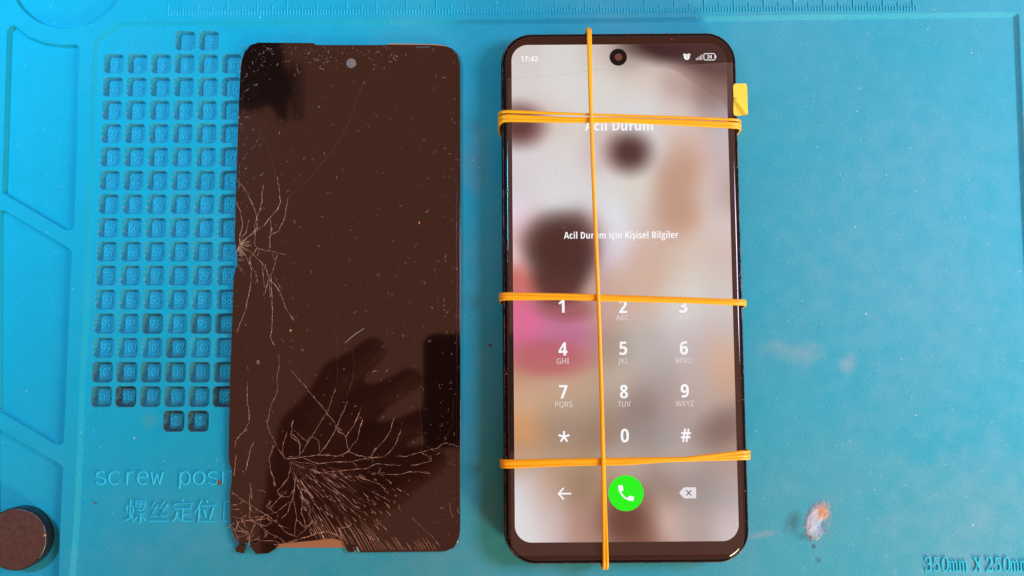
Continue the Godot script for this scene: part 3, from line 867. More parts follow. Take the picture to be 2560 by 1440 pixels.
	var edge := begin()                                     # edge highlight drawn in as a thin pale line along the cut glass
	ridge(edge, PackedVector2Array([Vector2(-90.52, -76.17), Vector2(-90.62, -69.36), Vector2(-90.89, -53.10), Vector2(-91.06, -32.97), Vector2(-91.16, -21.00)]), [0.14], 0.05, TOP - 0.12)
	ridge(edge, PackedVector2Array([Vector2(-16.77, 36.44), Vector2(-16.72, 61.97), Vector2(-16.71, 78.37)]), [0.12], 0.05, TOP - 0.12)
	put("edge_highlight", edge.commit(), mat(lin(0.32, 0.30, 0.30), 0.3), panel)
	# --- cracks round the left impact
	crack(PackedVector2Array([Vector2(-90.73, -36.04), Vector2(-88.68, -33.10), Vector2(-86.07, -28.43), Vector2(-84.68, -25.38), Vector2(-83.97, -23.12), Vector2(-84.57, -20.46), Vector2(-84.35, -16.89), Vector2(-84.42, -14.24)]), 0.2)
	crack(PackedVector2Array([Vector2(-82.10, -34.03), Vector2(-82.39, -29.23), Vector2(-82.97, -25.38), Vector2(-83.84, -23.12), Vector2(-83.76, -19.80), Vector2(-85.04, -18.08), Vector2(-87.23, -16.23), Vector2(-89.28, -13.98)]), 0.24)
	crack(PackedVector2Array([Vector2(-77.67, -36.71), Vector2(-76.94, -33.10), Vector2(-76.32, -28.70), Vector2(-77.32, -26.04), Vector2(-79.50, -23.38), Vector2(-81.55, -20.86), Vector2(-83.23, -19.54), Vector2(-85.04, -18.08)]), 0.26)
	crack(PackedVector2Array([Vector2(-73.84, -29.77), Vector2(-74.65, -24.18), Vector2(-76.51, -18.61), Vector2(-79.37, -17.29), Vector2(-79.40, -12.79)]), 0.2)
	crack(PackedVector2Array([Vector2(-79.75, -22.72), Vector2(-78.90, -19.80), Vector2(-79.24, -17.42)]), 0.18)
	crack(PackedVector2Array([Vector2(-90.81, -28.43), Vector2(-89.01, -24.84), Vector2(-88.52, -20.99), Vector2(-89.36, -17.42), Vector2(-89.28, -14.24)]), 0.28)
	crack(PackedVector2Array([Vector2(-86.45, -22.45), Vector2(-87.29, -18.87), Vector2(-88.80, -16.23)]), 0.22)
	crack(PackedVector2Array([Vector2(-89.28, -13.98), Vector2(-86.08, -12.13), Vector2(-82.73, -8.97), Vector2(-80.70, -6.07), Vector2(-79.73, -3.44)]), 0.24)
	crack(PackedVector2Array([Vector2(-84.42, -14.24), Vector2(-83.74, -13.06), Vector2(-79.91, -12.13), Vector2(-77.01, -11.34), Vector2(-73.98, -10.68)]), 0.2)
	crack(PackedVector2Array([Vector2(-83.74, -13.06), Vector2(-84.88, -11.34), Vector2(-86.02, -9.49), Vector2(-85.30, -6.86)]), 0.2)
	crack(PackedVector2Array([Vector2(-83.08, -12.79), Vector2(-82.91, -11.34), Vector2(-83.68, -10.42)]), 0.16)
	crack(PackedVector2Array([Vector2(-89.00, -13.32), Vector2(-87.22, -10.42), Vector2(-85.98, -7.78), Vector2(-85.29, -6.20), Vector2(-85.43, -1.21), Vector2(-86.24, 3.64), Vector2(-87.19, 7.69), Vector2(-88.65, 12.12), Vector2(-89.62, 14.72)]), 0.22)
	crack(PackedVector2Array([Vector2(-85.04, -6.86), Vector2(-84.09, -5.15), Vector2(-83.25, -3.05), Vector2(-83.48, -1.61)]), 0.18)
	crack(PackedVector2Array([Vector2(-77.00, -10.94), Vector2(-77.75, -8.97), Vector2(-78.32, -5.15), Vector2(-79.46, -3.05)]), 0.2)
	crack(PackedVector2Array([Vector2(-78.59, -11.34), Vector2(-77.88, -8.97)]), 0.16)
	crack(PackedVector2Array([Vector2(-81.93, -8.31), Vector2(-81.45, -4.63), Vector2(-80.83, 0.10)]), 0.16)
	crack(PackedVector2Array([Vector2(-79.72, -3.05), Vector2(-79.93, -0.82), Vector2(-80.78, 2.20)]), 0.2)
	crack(PackedVector2Array([Vector2(-79.46, -3.05), Vector2(-79.19, 3.24)]), 0.18)
	crack(PackedVector2Array([Vector2(-78.81, -3.44), Vector2(-78.40, 3.64), Vector2(-78.25, 10.56), Vector2(-78.39, 16.15), Vector2(-77.16, 18.75)]), 0.26)
	crack(PackedVector2Array([Vector2(-79.46, -3.05), Vector2(-77.04, -0.42), Vector2(-75.56, 1.80), Vector2(-74.32, 4.94), Vector2(-73.49, 7.03), Vector2(-72.15, 9.25), Vector2(-71.20, 10.82)]), 0.26)
	crack(PackedVector2Array([Vector2(-77.64, -3.71), Vector2(-76.27, -1.08), Vector2(-75.06, 0.89)]), 0.16)
	crack(PackedVector2Array([Vector2(-90.11, -10.68), Vector2(-87.49, -10.68)]), 0.2, M.crack_bright)
	crack(PackedVector2Array([Vector2(-90.09, -9.49), Vector2(-87.45, -9.10)]), 0.18)
	crack(PackedVector2Array([Vector2(-90.07, -8.97), Vector2(-87.70, -8.44)]), 0.16)
	crack(PackedVector2Array([Vector2(-90.04, -7.78), Vector2(-88.83, -6.20), Vector2(-87.60, -4.23)]), 0.2)
	for k in 26:
		var a := deg_to_rad(rng.randf_range(-85, 100))
		var c := Vector2(-89.67, -13.85)
		var s := c + Vector2.from_angle(a) * rng.randf_range(0.0, 1.0)
		crack(PackedVector2Array([s, s + Vector2.from_angle(a + rng.randf_range(-0.4, 0.4)) * rng.randf_range(1.0, 3.6)]), 0.24, M.crack_bright if k % 2 == 0 else M.crack)
	# --- long faint lines over the face
	crack(PackedVector2Array([Vector2(-73.84, -29.90), Vector2(-67.74, -35.24), Vector2(-59.97, -44.61), Vector2(-56.61, -49.99), Vector2(-53.13, -57.55), Vector2(-49.30, -69.35)]), 0.09, M.crack_faint, 0.05)
	crack(PackedVector2Array([Vector2(-90.82, -61.20), Vector2(-85.35, -54.85), Vector2(-80.79, -46.36), Vector2(-77.67, -36.71)]), 0.09, M.crack_faint, 0.05)
	crack(PackedVector2Array([Vector2(-26.37, -29.37), Vector2(-17.15, -31.63)]), 0.08, M.crack_faint, 0.05)
	crack(PackedVector2Array([Vector2(-58.67, 11.60), Vector2(-57.04, 15.76), Vector2(-56.57, 20.95), Vector2(-56.68, 30.65)]), 0.08, M.crack_faint, 0.05)
	crack(PackedVector2Array([Vector2(-52.04, 19.66), Vector2(-51.19, 24.19), Vector2(-51.88, 30.65), Vector2(-54.37, 37.73)]), 0.08, M.crack_faint, 0.05)
	# --- cracks of the lower left
	crack(PackedVector2Array([Vector2(-75.80, 21.86), Vector2(-75.73, 25.23), Vector2(-76.29, 29.62), Vector2(-75.95, 33.23), Vector2(-76.44, 34.51), Vector2(-78.03, 39.01), Vector2(-79.22, 43.75), Vector2(-77.44, 48.35), Vector2(-75.16, 52.69), Vector2(-73.18, 55.24)]), 0.16)
	crack(PackedVector2Array([Vector2(-85.60, 30.65), Vector2(-85.88, 35.54), Vector2(-85.00, 39.91), Vector2(-85.04, 43.75), Vector2(-86.53, 46.31), Vector2(-89.03, 49.63), Vector2(-89.50, 51.54)]), 0.24)
	crack(PackedVector2Array([Vector2(-83.35, 49.89), Vector2(-84.81, 53.45), Vector2(-85.58, 59.05)]), 0.26)
	crack(PackedVector2Array([Vector2(-88.67, 53.96), Vector2(-89.09, 57.52), Vector2(-89.66, 60.70)]), 0.2)
	crack(PackedVector2Array([Vector2(-84.21, 62.85), Vector2(-83.48, 66.39), Vector2(-83.70, 68.04)]), 0.26)
	crack(PackedVector2Array([Vector2(-71.93, 26.78), Vector2(-67.43, 31.29), Vector2(-63.46, 36.06), Vector2(-59.89, 40.68), Vector2(-56.85, 44.52), Vector2(-54.22, 47.97), Vector2(-52.86, 52.18)]), 0.2)
	crack(PackedVector2Array([Vector2(-57.04, 32.58), Vector2(-59.51, 39.91), Vector2(-62.91, 45.42), Vector2(-65.80, 49.63), Vector2(-67.43, 52.69), Vector2(-68.68, 54.34)]), 0.16)
	crack(PackedVector2Array([Vector2(-53.09, 36.83), Vector2(-55.22, 41.57), Vector2(-57.21, 46.31), Vector2(-60.23, 51.42), Vector2(-62.76, 53.96)]), 0.18)
	crack(PackedVector2Array([Vector2(-57.24, 44.52), Vector2(-56.17, 46.69), Vector2(-54.87, 47.33)]), 0.3)
	crack(PackedVector2Array([Vector2(-73.05, 55.24), Vector2(-68.68, 54.73), Vector2(-62.76, 53.96), Vector2(-56.31, 54.34), Vector2(-52.86, 52.69), Vector2(-49.94, 48.86), Vector2(-48.22, 42.47)]), 0.26)
	crack(PackedVector2Array([Vector2(-53.82, 48.35), Vector2(-51.30, 44.52), Vector2(-49.54, 40.93), Vector2(-48.92, 38.75)]), 0.22)
	crack(PackedVector2Array([Vector2(-53.24, 52.69), Vector2(-49.87, 54.34), Vector2(-45.48, 54.73), Vector2(-44.22, 52.69), Vector2(-40.91, 49.25), Vector2(-39.01, 45.42), Vector2(-38.14, 42.22)]), 0.22)
	crack(PackedVector2Array([Vector2(-51.13, 56.00), Vector2(-45.10, 54.73), Vector2(-40.85, 54.34), Vector2(-37.79, 50.91), Vector2(-35.78, 45.80)]), 0.26)
	crack(PackedVector2Array([Vector2(-68.68, 54.73), Vector2(-61.81, 56.89), Vector2(-56.02, 56.38), Vector2(-51.13, 56.00), Vector2(-49.82, 57.78)]), 0.22)
	crack(PackedVector2Array([Vector2(-62.67, 59.43), Vector2(-57.91, 59.43), Vector2(-54.05, 59.05), Vector2(-46.34, 58.16), Vector2(-43.79, 56.63), Vector2(-41.21, 56.89), Vector2(-35.67, 57.27)]), 0.2)
	crack(PackedVector2Array([Vector2(-37.37, 54.73), Vector2(-33.50, 54.47), Vector2(-29.26, 53.07), Vector2(-24.11, 51.80), Vector2(-21.93, 50.14), Vector2(-16.77, 51.16)]), 0.2)
	crack(PackedVector2Array([Vector2(-29.26, 53.07), Vector2(-25.77, 55.24), Vector2(-26.15, 56.00), Vector2(-32.58, 57.27)]), 0.18)
	crack(PackedVector2Array([Vector2(-45.42, 59.81), Vector2(-41.17, 60.44), Vector2(-36.92, 60.32), Vector2(-32.56, 59.43), Vector2(-26.12, 59.68)]), 0.24)
	crack(PackedVector2Array([Vector2(-29.05, 46.69), Vector2(-29.13, 53.07)]), 0.12, M.crack_faint)
	crack(PackedVector2Array([Vector2(-19.04, 35.54), Vector2(-19.38, 44.14), Vector2(-21.93, 49.63)]), 0.1, M.crack_faint, 0.08)
	crack(PackedVector2Array([Vector2(-30.44, 35.16), Vector2(-29.33, 44.14), Vector2(-29.02, 50.52)]), 0.08, M.crack_faint, 0.08)
	crack(PackedVector2Array([Vector2(-77.00, 50.91), Vector2(-78.20, 55.24), Vector2(-77.60, 59.05), Vector2(-76.08, 64.12)]), 0.26)
	crack(PackedVector2Array([Vector2(-71.19, 57.78), Vector2(-72.03, 61.08), Vector2(-75.41, 65.38), Vector2(-74.09, 67.40), Vector2(-71.52, 67.40), Vector2(-69.77, 64.88)]), 0.22)
	crack(PackedVector2Array([Vector2(-69.47, 60.32), Vector2(-69.78, 64.50), Vector2(-70.60, 68.29), Vector2(-71.81, 72.07), Vector2(-73.95, 74.21)]), 0.24)
	crack(PackedVector2Array([Vector2(-72.70, 46.69), Vector2(-73.87, 52.69), Vector2(-73.18, 55.24)]), 0.18)
	crack(PackedVector2Array([Vector2(-70.71, 42.86), Vector2(-71.38, 48.35), Vector2(-68.89, 50.14), Vector2(-68.31, 53.45), Vector2(-68.80, 54.73)]), 0.22)
	crack(PackedVector2Array([Vector2(-71.01, 47.33), Vector2(-69.04, 49.25), Vector2(-68.09, 51.54)]), 0.26)
	crack(PackedVector2Array([Vector2(-64.93, 47.97), Vector2(-66.19, 49.89)]), 0.16)
	crack(PackedVector2Array([Vector2(-64.80, 48.10), Vector2(-62.32, 49.63), Vector2(-62.14, 52.82)]), 0.2)
	crack(PackedVector2Array([Vector2(-70.39, 46.05), Vector2(-68.42, 47.97), Vector2(-65.80, 50.01)]), 0.18)
	crack(PackedVector2Array([Vector2(-90.30, 65.76), Vector2(-87.30, 67.66), Vector2(-84.31, 69.55), Vector2(-79.50, 72.45), Vector2(-75.21, 74.97)]), 0.24)
	crack(PackedVector2Array([Vector2(-90.05, 75.85), Vector2(-83.68, 74.59), Vector2(-78.17, 74.34), Vector2(-75.20, 75.47), Vector2(-72.96, 78.36), Vector2(-68.71, 79.99)]), 0.22)
	crack(PackedVector2Array([Vector2(-84.21, 73.71), Vector2(-79.48, 73.33), Vector2(-77.57, 72.58), Vector2(-75.27, 72.07), Vector2(-70.98, 68.67)]), 0.22)
	crack(PackedVector2Array([Vector2(-84.37, 66.65), Vector2(-84.21, 73.71), Vector2(-82.25, 75.47), Vector2(-84.06, 79.99), Vector2(-84.37, 83.38)]), 0.26)
	crack(PackedVector2Array([Vector2(-90.07, 69.80), Vector2(-87.26, 69.30), Vector2(-86.26, 68.29)]), 0.3)
	crack(PackedVector2Array([Vector2(-90.03, 71.44), Vector2(-87.48, 71.06)]), 0.34)
	crack(PackedVector2Array([Vector2(-90.24, 73.33), Vector2(-87.15, 74.09), Vector2(-82.00, 75.22)]), 0.2)
	crack(PackedVector2Array([Vector2(-89.62, 77.73), Vector2(-86.15, 78.36), Vector2(-83.57, 79.24)]), 0.22)
	crack(PackedVector2Array([Vector2(-89.92, 76.10), Vector2(-88.31, 78.99), Vector2(-87.23, 81.12)]), 0.2)
	crack(PackedVector2Array([Vector2(-88.43, 74.21), Vector2(-87.08, 76.86), Vector2(-84.49, 78.36)]), 0.18)
	crack(PackedVector2Array([Vector2(-88.79, 80.25), Vector2(-85.74, 79.62), Vector2(-84.10, 78.61)]), 0.18)
	crack(PackedVector2Array([Vector2(-81.99, 75.47), Vector2(-78.99, 77.99), Vector2(-75.11, 79.62), Vector2(-72.64, 81.88)]), 0.24)
	crack(PackedVector2Array([Vector2(-84.16, 81.12), Vector2(-81.23, 80.87), Vector2(-76.75, 81.00), Vector2(-74.17, 81.88)]), 0.24)
	crack(PackedVector2Array([Vector2(-70.25, 66.65), Vector2(-69.21, 73.71), Vector2(-69.48, 79.62)]), 0.18)
	crack(PackedVector2Array([Vector2(-67.17, 66.65), Vector2(-67.58, 72.07), Vector2(-65.83, 76.73)]), 0.2)
	crack(PackedVector2Array([Vector2(-69.20, 74.34), Vector2(-66.59, 76.73), Vector2(-64.69, 75.85), Vector2(-63.17, 74.59)]), 0.22)
	crack(PackedVector2Array([Vector2(-78.23, 71.69), Vector2(-75.35, 68.29), Vector2(-72.33, 65.38)]), 0.16)
	crack(PackedVector2Array([Vector2(-68.96, 79.99), Vector2(-65.94, 77.36), Vector2(-63.69, 74.34)]), 0.18)
	crack(PackedVector2Array([Vector2(-72.64, 81.88), Vector2(-68.44, 80.87), Vector2(-62.72, 78.86), Vector2(-59.53, 78.11), Vector2(-55.67, 79.37), Vector2(-54.37, 80.87)]), 0.42, M.crack_bright)
	crack(PackedVector2Array([Vector2(-61.44, 78.36), Vector2(-59.87, 80.87), Vector2(-60.40, 79.37)]), 0.4)
	crack(PackedVector2Array([Vector2(-55.57, 77.11), Vector2(-52.76, 76.98), Vector2(-51.49, 76.10)]), 0.26)
	crack(PackedVector2Array([Vector2(-55.57, 77.11), Vector2(-54.24, 80.87)]), 0.18)
	crack(PackedVector2Array([Vector2(-32.04, 73.71), Vector2(-30.36, 75.47), Vector2(-26.49, 78.74), Vector2(-23.01, 82.50)]), 0.18)
	crack(PackedVector2Array([Vector2(-28.21, 71.69), Vector2(-26.53, 74.21), Vector2(-23.95, 75.85)]), 0.12, M.crack_faint)
	crack(PackedVector2Array([Vector2(-20.15, 69.17), Vector2(-19.62, 71.69), Vector2(-18.58, 73.96)]), 0.16)
	crack(PackedVector2Array([Vector2(-43.57, 74.21), Vector2(-41.63, 76.23), Vector2(-39.68, 78.36)]), 0.2)
	crack(PackedVector2Array([Vector2(-20.72, 80.62), Vector2(-16.62, 82.88)]), 0.12, M.crack_faint)
	crack(PackedVector2Array([Vector2(-17.57, 70.81), Vector2(-16.80, 72.45)]), 0.4, M.crack_bright)
	for p in [PackedVector2Array([Vector2(-91.45, 40.68), Vector2(-90.58, 39.14)]), PackedVector2Array([Vector2(-91.11, 48.86), Vector2(-90.09, 48.48)]), PackedVector2Array([Vector2(-89.27, 50.52), Vector2(-88.26, 49.25)]), PackedVector2Array([Vector2(-86.72, 54.34), Vector2(-82.52, 52.05)]), PackedVector2Array([Vector2(-86.58, 60.32), Vector2(-82.78, 57.78)])]:
		crack(p, 0.1, M.crack_faint, 0.05)
	for k in 34:                                            # shattered corner
		var c := comb(rng.randf_range(578, 700), 1378.0) - Vector2(0, absf(rng.randfn(2.0, 6.0)) + 2.5)
		if c.x < Vector2(-89.70, 74.59).x: continue
		var a := rng.randf() * TAU
		crack(PackedVector2Array([c, c + Vector2.from_angle(a) * rng.randf_range(0.8, 2.2), c + Vector2.from_angle(a + rng.randf_range(-0.7, 0.7)) * rng.randf_range(2.4, 4.0)]) if c.y < Vector2(-87.05, 78.36).y else PackedVector2Array([c, c + Vector2(rng.randf_range(-1.0, 1.0), -rng.randf_range(0.8, 2.0))]), 0.2, M.crack if k % 3 > 0 else M.crack_faint)
	# --- the fan of fine splits that runs down to the right from the impact
	var hub := Vector2(-71.87, 55.87)
	for k in 46:
		var t := (k + rng.randf_range(-0.5, 0.5)) / 45.0
		var a0 := lerpf(4.0, 76.0, t)
		var a1 := a0 + lerpf(12.0, -10.0, t) + rng.randf_range(-5, 5)
		var reach := lerpf(42.0, 29.0, t) * rng.randf_range(0.6, 1.04)
		var from := rng.randf_range(0.16, 0.6) if k % 4 > 0 else 0.02
		var p := PackedVector2Array()
		for i in 9:
			var s := lerpf(from, 1.0, i / 8.0)
			var ang := deg_to_rad(lerpf(a0, a1, s) + sin(s * 9.0 + k) * 0.8)
			var spot := hub + Vector2.from_angle(ang) * reach * s
			if spot.y > comb(800.0, 1374.0 if spot.x > comb(905.0, 0.0).x else 1346.0).y: break
			p.append(spot)
			if i > 1 and rng.randf() < 0.3:                      # the split fades out for a stretch
				if p.size() > 2: crack(p, rng.randf_range(0.06, 0.26), M.crack if rng.randf() < 0.5 else M.crack_faint, 0.2)
				p = PackedVector2Array()
		if p.size() > 1: crack(p, rng.randf_range(0.05, 0.16), M.crack_faint, 0.16)
	var st := begin()                                       # short parallel splits across the fan
	for k in 110:
		var a := deg_to_rad(rng.randf_range(8, 74))
		var d := rng.randf_range(7, 40) * (1.0 if a < 0.9 else 0.72)
		var s := hub + Vector2.from_angle(a) * d
		var dir := Vector2.from_angle(lerpf(a, deg_to_rad(58), 0.5))
		if (s + dir * 2.5).y > comb(800.0, 1374.0 if s.x > comb(905.0, 0.0).x else 1346.0).y: continue
		ridge(st, PackedVector2Array([s, s + dir * rng.randf_range(0.6, 2.4)]), [0.06, rng.randf_range(0.08, 0.36)], 0.04, TOP + 0.004)
	for k in 42:                                            # the comb of long splits that reach the lower edge
		var x := lerpf(795, 1090, k / 41.0) + rng.randf_range(-3, 3)
		var y1 := TOP + 0.004
		var e0 := comb(x, 1377.0 - (28.0 if x < 864.0 else (14.0 if x < 902.0 else 0.0)))
		var len_ := rng.randf_range(3, 13) * (1.0 if x < 960.0 else 0.4)
		ridge(st, PackedVector2Array([e0, e0 - Vector2(0.5, 0.866) * len_ * 0.5, e0 - Vector2(0.53, 0.85) * len_]), [0.07, 0.12, 0.03], 0.04, y1)
	var fan := put("fine_splits", st.commit(), M.crack, panel)
	fan.set_meta("kind", "stuff")

func comb(x: float, y: float) -> Vector2:                 # lower edge of the panel, from its left end to its right end
	var a := Vector2(-90.35, 84.38)
	var b := Vector2(-16.61, 84.38)
	return Vector2(lerpf(a.x, b.x, (x - 573.0) / 577.0), a.y + (y - 1378.0) / 7.8 - 0.15)

func make_lint() -> void:
	var pale := begin()
	var dim := begin()
	var a := Vector2(-90.89, -80.95)
	var b := Vector2(-17.26, 83.38)
	for k in 640:
		var p := Vector2(rng.randf_range(a.x, b.x), rng.randf_range(a.y, b.y))
		var zone := rng.randf()
		if zone < 0.2: p = Vector2(rng.randf_range(a.x, b.x - 20), a.y + absf(rng.randfn(0, 4.0)))
		elif zone < 0.36: p = Vector2(b.x - absf(rng.randfn(0, 6.0)), rng.randf_range(a.y, b.y))
		elif zone < 0.44: p = Vector2(a.x + absf(rng.randfn(0, 5.0)), rng.randf_range(a.y, a.y + 55.0))
		if p.x < a.x or p.y > b.y - 1.0 or p.x > b.x or (p.y > 35.0 and p.x < a.x + 4.0): continue
		var st := pale if rng.randf() < 0.4 else dim
		var ang := rng.randf() * TAU
		var bend := rng.randf_range(-1.2, 1.2)
		var step := rng.randf_range(0.1, 0.4)
		var q := PackedVector2Array([p])
		for i in rng.randi_range(1, 5):
			ang += bend
			q.append(q[q.size() - 1] + Vector2.from_angle(ang) * step)
		ridge(st, q, [rng.randf_range(0.05, 0.13)], 0.05, TOP + 0.01)
	tag(put("lint", pale.commit(), M.lint, self), "pale curled lint and grit scattered over the dark cracked panel", "lint", "", "stuff")
	tag(put("dust", dim.commit(), M.lint_dim, self), "faint brown dust flecks scattered over the dark cracked panel", "dust", "", "stuff")
	var specks := begin()
	for k in 90:
		var p := Vector2(PHONE.x + rng.randf_range(-36, 36), PHONE.z + rng.randf_range(-82, 82))
		if k % 3 == 0: p.x = PHONE.x + (36.3 + rng.randf_range(-0.4, 1.0)) * (1.0 if rng.randf() < 0.6 else -1.0)
		var ang := rng.randf() * TAU
		ridge(specks, PackedVector2Array([p, p + Vector2.from_angle(ang) * rng.randf_range(0.1, 0.45)]), [rng.randf_range(0.08, 0.2)], 0.05, PHONE.y + 8.63)
	tag(put("grit", specks.commit(), M.lint, self), "tiny pale grit specks on the glass of the lit phone", "grit", "", "stuff")
	var st := begin()
	ridge(st, PackedVector2Array([Vector2(-54.40, 18.10), Vector2(-52.34, 16.15), Vector2(-50.41, 14.72), Vector2(-48.08, 13.16)]), [0.12, 0.2, 0.22, 0.12], 0.16, TOP + 0.01)
	tag(put("fibre", st.commit(), mat(lin(0.32, 0.32, 0.34), 0.8), self), "short grey fibre lying across the middle of the dark panel", "fibre")
	for c in [[Vector2(-72.06, 13.94), TOP, Vector3(0.3, 0.25, 0.4), lin(0.62, 0.42, 0.2), "tan crumb on the dark panel below the left cracks"],
			[Vector2(-30.52, -21.40), TOP, Vector3(0.28, 0.2, 0.5), lin(0.55, 0.22, 0.07), "orange crumb on the upper right part of the dark panel"],
			[Vector2(-94.54, 62.87), 0.0, Vector3(0.5, 0.3, 0.85), lin(0.32, 0.10, 0.03), "rust coloured crumb on the embossed word beside the dark panel"],
			[Vector2(-7.20, 18.76), 0.0, Vector3(0.5, 0.25, 0.4), lin(0.20, 0.08, 0.05), "brown crumb on the mat between the two screens"],
			[Vector2(-134.39, 69.48), 0.0, Vector3(0.35, 0.25, 0.3), lin(0.22, 0.10, 0.06), "brown speck on the mat left of the embossed characters"],
			[Vector2(-82.47, 24.24), TOP, Vector3(0.5, 0.06, 0.8), lin(0.20, 0.15, 0.11), "flattened beige flake on the lower left of the dark panel"]]:
		var o := put("crumb", lump(int(c[0].x * 37.0) + 900, c[2]), mat(c[3], 0.8, 0.2), self, Vector3(c[0].x, c[1], c[0].y))
		tag(o, c[4], "crumb")

# ---------------------------------------------------------------- the phone
const PHONE := Vector3(35.2, 0.8, 1.87)
const PHONE_TURN := 0.0072
const LIFT := 0.8
func text_at(called: String, s: String, cap: float, at: Vector2, m: Material, parent: Node, y: float, bold := false, wide := 1.0, fat := 0.0) -> void:
	var o := put(called, lettering(s, cap, bold, false, 0.01, fat), m, parent, Vector3(at.x, y, at.y))
	o.rotation_degrees = Vector3(-90, 0, 0)
	o.scale = Vector3(wide, 1, 1) * cap * MM / CAP

func decal_shape(called: String, polys: Array, m: Material, parent: Node, y: float, th := 0.01) -> MeshInstance3D:
	var st := begin()
	for p in polys:
		fill(st, p, y + th)
		sweep(st, p, [Vector3(0, y + th, 1), Vector3(0, y, 1)], 1.0)
	return put(called, st.commit(), m, parent)

func stroke(a: Vector2, b: Vector2, w: float) -> PackedVector2Array:
	var s := (b - a).orthogonal().normalized() * w / 2.0
	return PackedVector2Array([a + s, b + s, b - s, a - s])

func ring_half(c: Vector2, r0: float, r1: float, a0: float, a1: float, n := 20) -> PackedVector2Array:
	var p := ellipse_arc(c.x, c.y, r1, r1, a0, a1, n)
	var q := ellipse_arc(c.x, c.y, r0, r0, a0, a1, n)
	q.reverse()
	p.append_array(q)
	return p

func make_phone() -> void:
	var ph := thing("smartphone", "lit smartphone with black frame showing a white emergency dial pad, wrapped in rubber bands", "smartphone", PHONE, PHONE_TURN)
	var hw := 38.3
	var hh := 84.7
	var body_ := rect(0, 0, hw * 2, hh * 2, 10.0, 14)
	var st := begin()
	sweep(st, body_, [Vector3(-1.9, 7.75, 1), Vector3(-1.0, 7.75, 1), Vector3(-0.85, 7.68, 0), Vector3(-0.4, 7.2, 0), Vector3(-0.1, 6.4, 0), Vector3(0, 5.6, 0), Vector3(0, 2.6, 0), Vector3(-0.3, 1.5, 0), Vector3(-1.2, 0.5, 0), Vector3(-2.8, 0.0, 1)], 1.0)
	fill(st, offset_ring(body_, -2.8), 0.0, -1.0)
	put("frame", st.commit(), M.shell, ph)
	st = begin()                                             # worn metal edge line, with the bronze highlight built in as a ridge
	var edge_ring := offset_ring(rect(0, 0, hw * 2, hh * 2, 10.0, 40), -0.62)
	var long_ring := PackedVector2Array()
	for i in edge_ring.size():
		var nx := edge_ring[(i + 1) % edge_ring.size()]
		var steps := maxi(1, int(edge_ring[i].distance_to(nx) / 1.2))
		for k in steps: long_ring.append(edge_ring[i].lerp(nx, float(k) / steps))
	var wear := []
	for i in long_ring.size(): wear.append(rng.randf_range(0.02, 0.2) if rng.randf() < 0.7 else rng.randf_range(0.15, 0.42))
	ridge(st, long_ring, wear, 0.06, 7.45, true)
	put("bright_worn_edge", st.commit(), mat(lin(0.22, 0.13, 0.10), 0.28, 0.5, 0.7), ph)
	var glass := rect(0, 0, hw * 2 - 2.9, hh * 2 - 2.9, 8.8, 14)
	st = begin()
	sweep(st, glass, [Vector3(-0.7, 8.5, 1), Vector3(-0.3, 8.44, 0), Vector3(-0.06, 8.2, 0), Vector3(0, 7.8, 0), Vector3(0, 7.0, 1)], 1.0)
	fill(st, offset_ring(glass, -0.7), 8.5)
	put("front_glass", st.commit(), M.cover, ph)
	st = begin()
	ridge(st, offset_ring(glass, 0.22), [0.3], 0.25, 7.75, true)
	put("gasket", st.commit(), M.shell_dull, ph)
	# the lit display
	var dc := Vector2(-0.12, -1.35)
	var dw := 69.4
	var dh := 157.8
	var dp := rect(dc.x, dc.y, dw, dh, 5.2, 12)
	st = begin()
	var tr := Geometry2D.triangulate_polygon(dp)
	for i in tr.size() / 3:
		var q := [dp[tr[i * 3]], dp[tr[i * 3 + 1]], dp[tr[i * 3 + 2]]]
		if (q[1] - q[0]).cross(q[2] - q[0]) < 0.0: q = [q[0], q[2], q[1]]
		for v in q:
			st.set_normal(Vector3.UP)
			st.set_uv(Vector2((v.x - dc.x) / dw + 0.5, (v.y - dc.y) / dh + 0.5))
			st.add_vertex(Vector3(v.x, 8.515, v.y) * MM)
	var scr := mat(Color.BLACK, 0.06, 0.5)
	scr.emission_enabled = true
	scr.emission = Color.WHITE
	scr.emission_texture = wallpaper()
	scr.emission_operator = BaseMaterial3D.EMISSION_OP_MULTIPLY
	scr.emission_energy_multiplier = 1.0
	var d := put("display", st.commit(), scr, ph)
	var y := 8.53
	text_at("clock_text", "17:42", 1.72, Vector2(-29.10, -75.64), M.white, d, y, true, 0.95)
	text_at("heading_text", "Acil Durum", 3.05, Vector2(-0.25, -53.41), M.white, d, y, true, 0.97)
	text_at("information_text", "Acil Durum için Kişisel Bilgiler", 2.1, Vector2(-0.33, -18.08), M.white, d, y, true, 0.86)
	var keys := [["1", Vector2(-19.30, 4.45), "", Vector2(-19.34, 7.86)], ["2", Vector2(-0.21, 4.71), "ABC", Vector2(-0.27, 8.13)], ["3", Vector2(18.89, 4.73), "DEF", Vector2(18.81, 8.26)],
		["4", Vector2(-19.33, 17.94), "GHI", Vector2(-19.38, 21.70)], ["5", Vector2(-0.31, 17.82), "JKL", Vector2(-0.25, 21.71)], ["6", Vector2(18.72, 17.96), "MNO", Vector2(18.76, 21.72)],
		["7", Vector2(-19.36, 31.32), "PQRS", Vector2(-19.28, 35.18)], ["8", Vector2(-0.29, 31.46), "TUV", Vector2(-0.35, 35.20)], ["9", Vector2(18.79, 31.35), "WXYZ", Vector2(18.71, 35.21)],
		["0", Vector2(-0.27, 45.12), "", Vector2(-0.29, 46.35)], ["#", Vector2(18.86, 45.13), "", Vector2(18.83, 46.49)]]
	for k in keys:
		text_at("keypad_digit", k[0], 4.1, k[1], M.white, d, y, true, 0.92)
		if k[2]: text_at("keypad_letters", k[2], 1.72, k[3], M.white_dim, d, y, false, 0.98)
	var star := Vector2(-19.28, 45.23)
	var arms := []
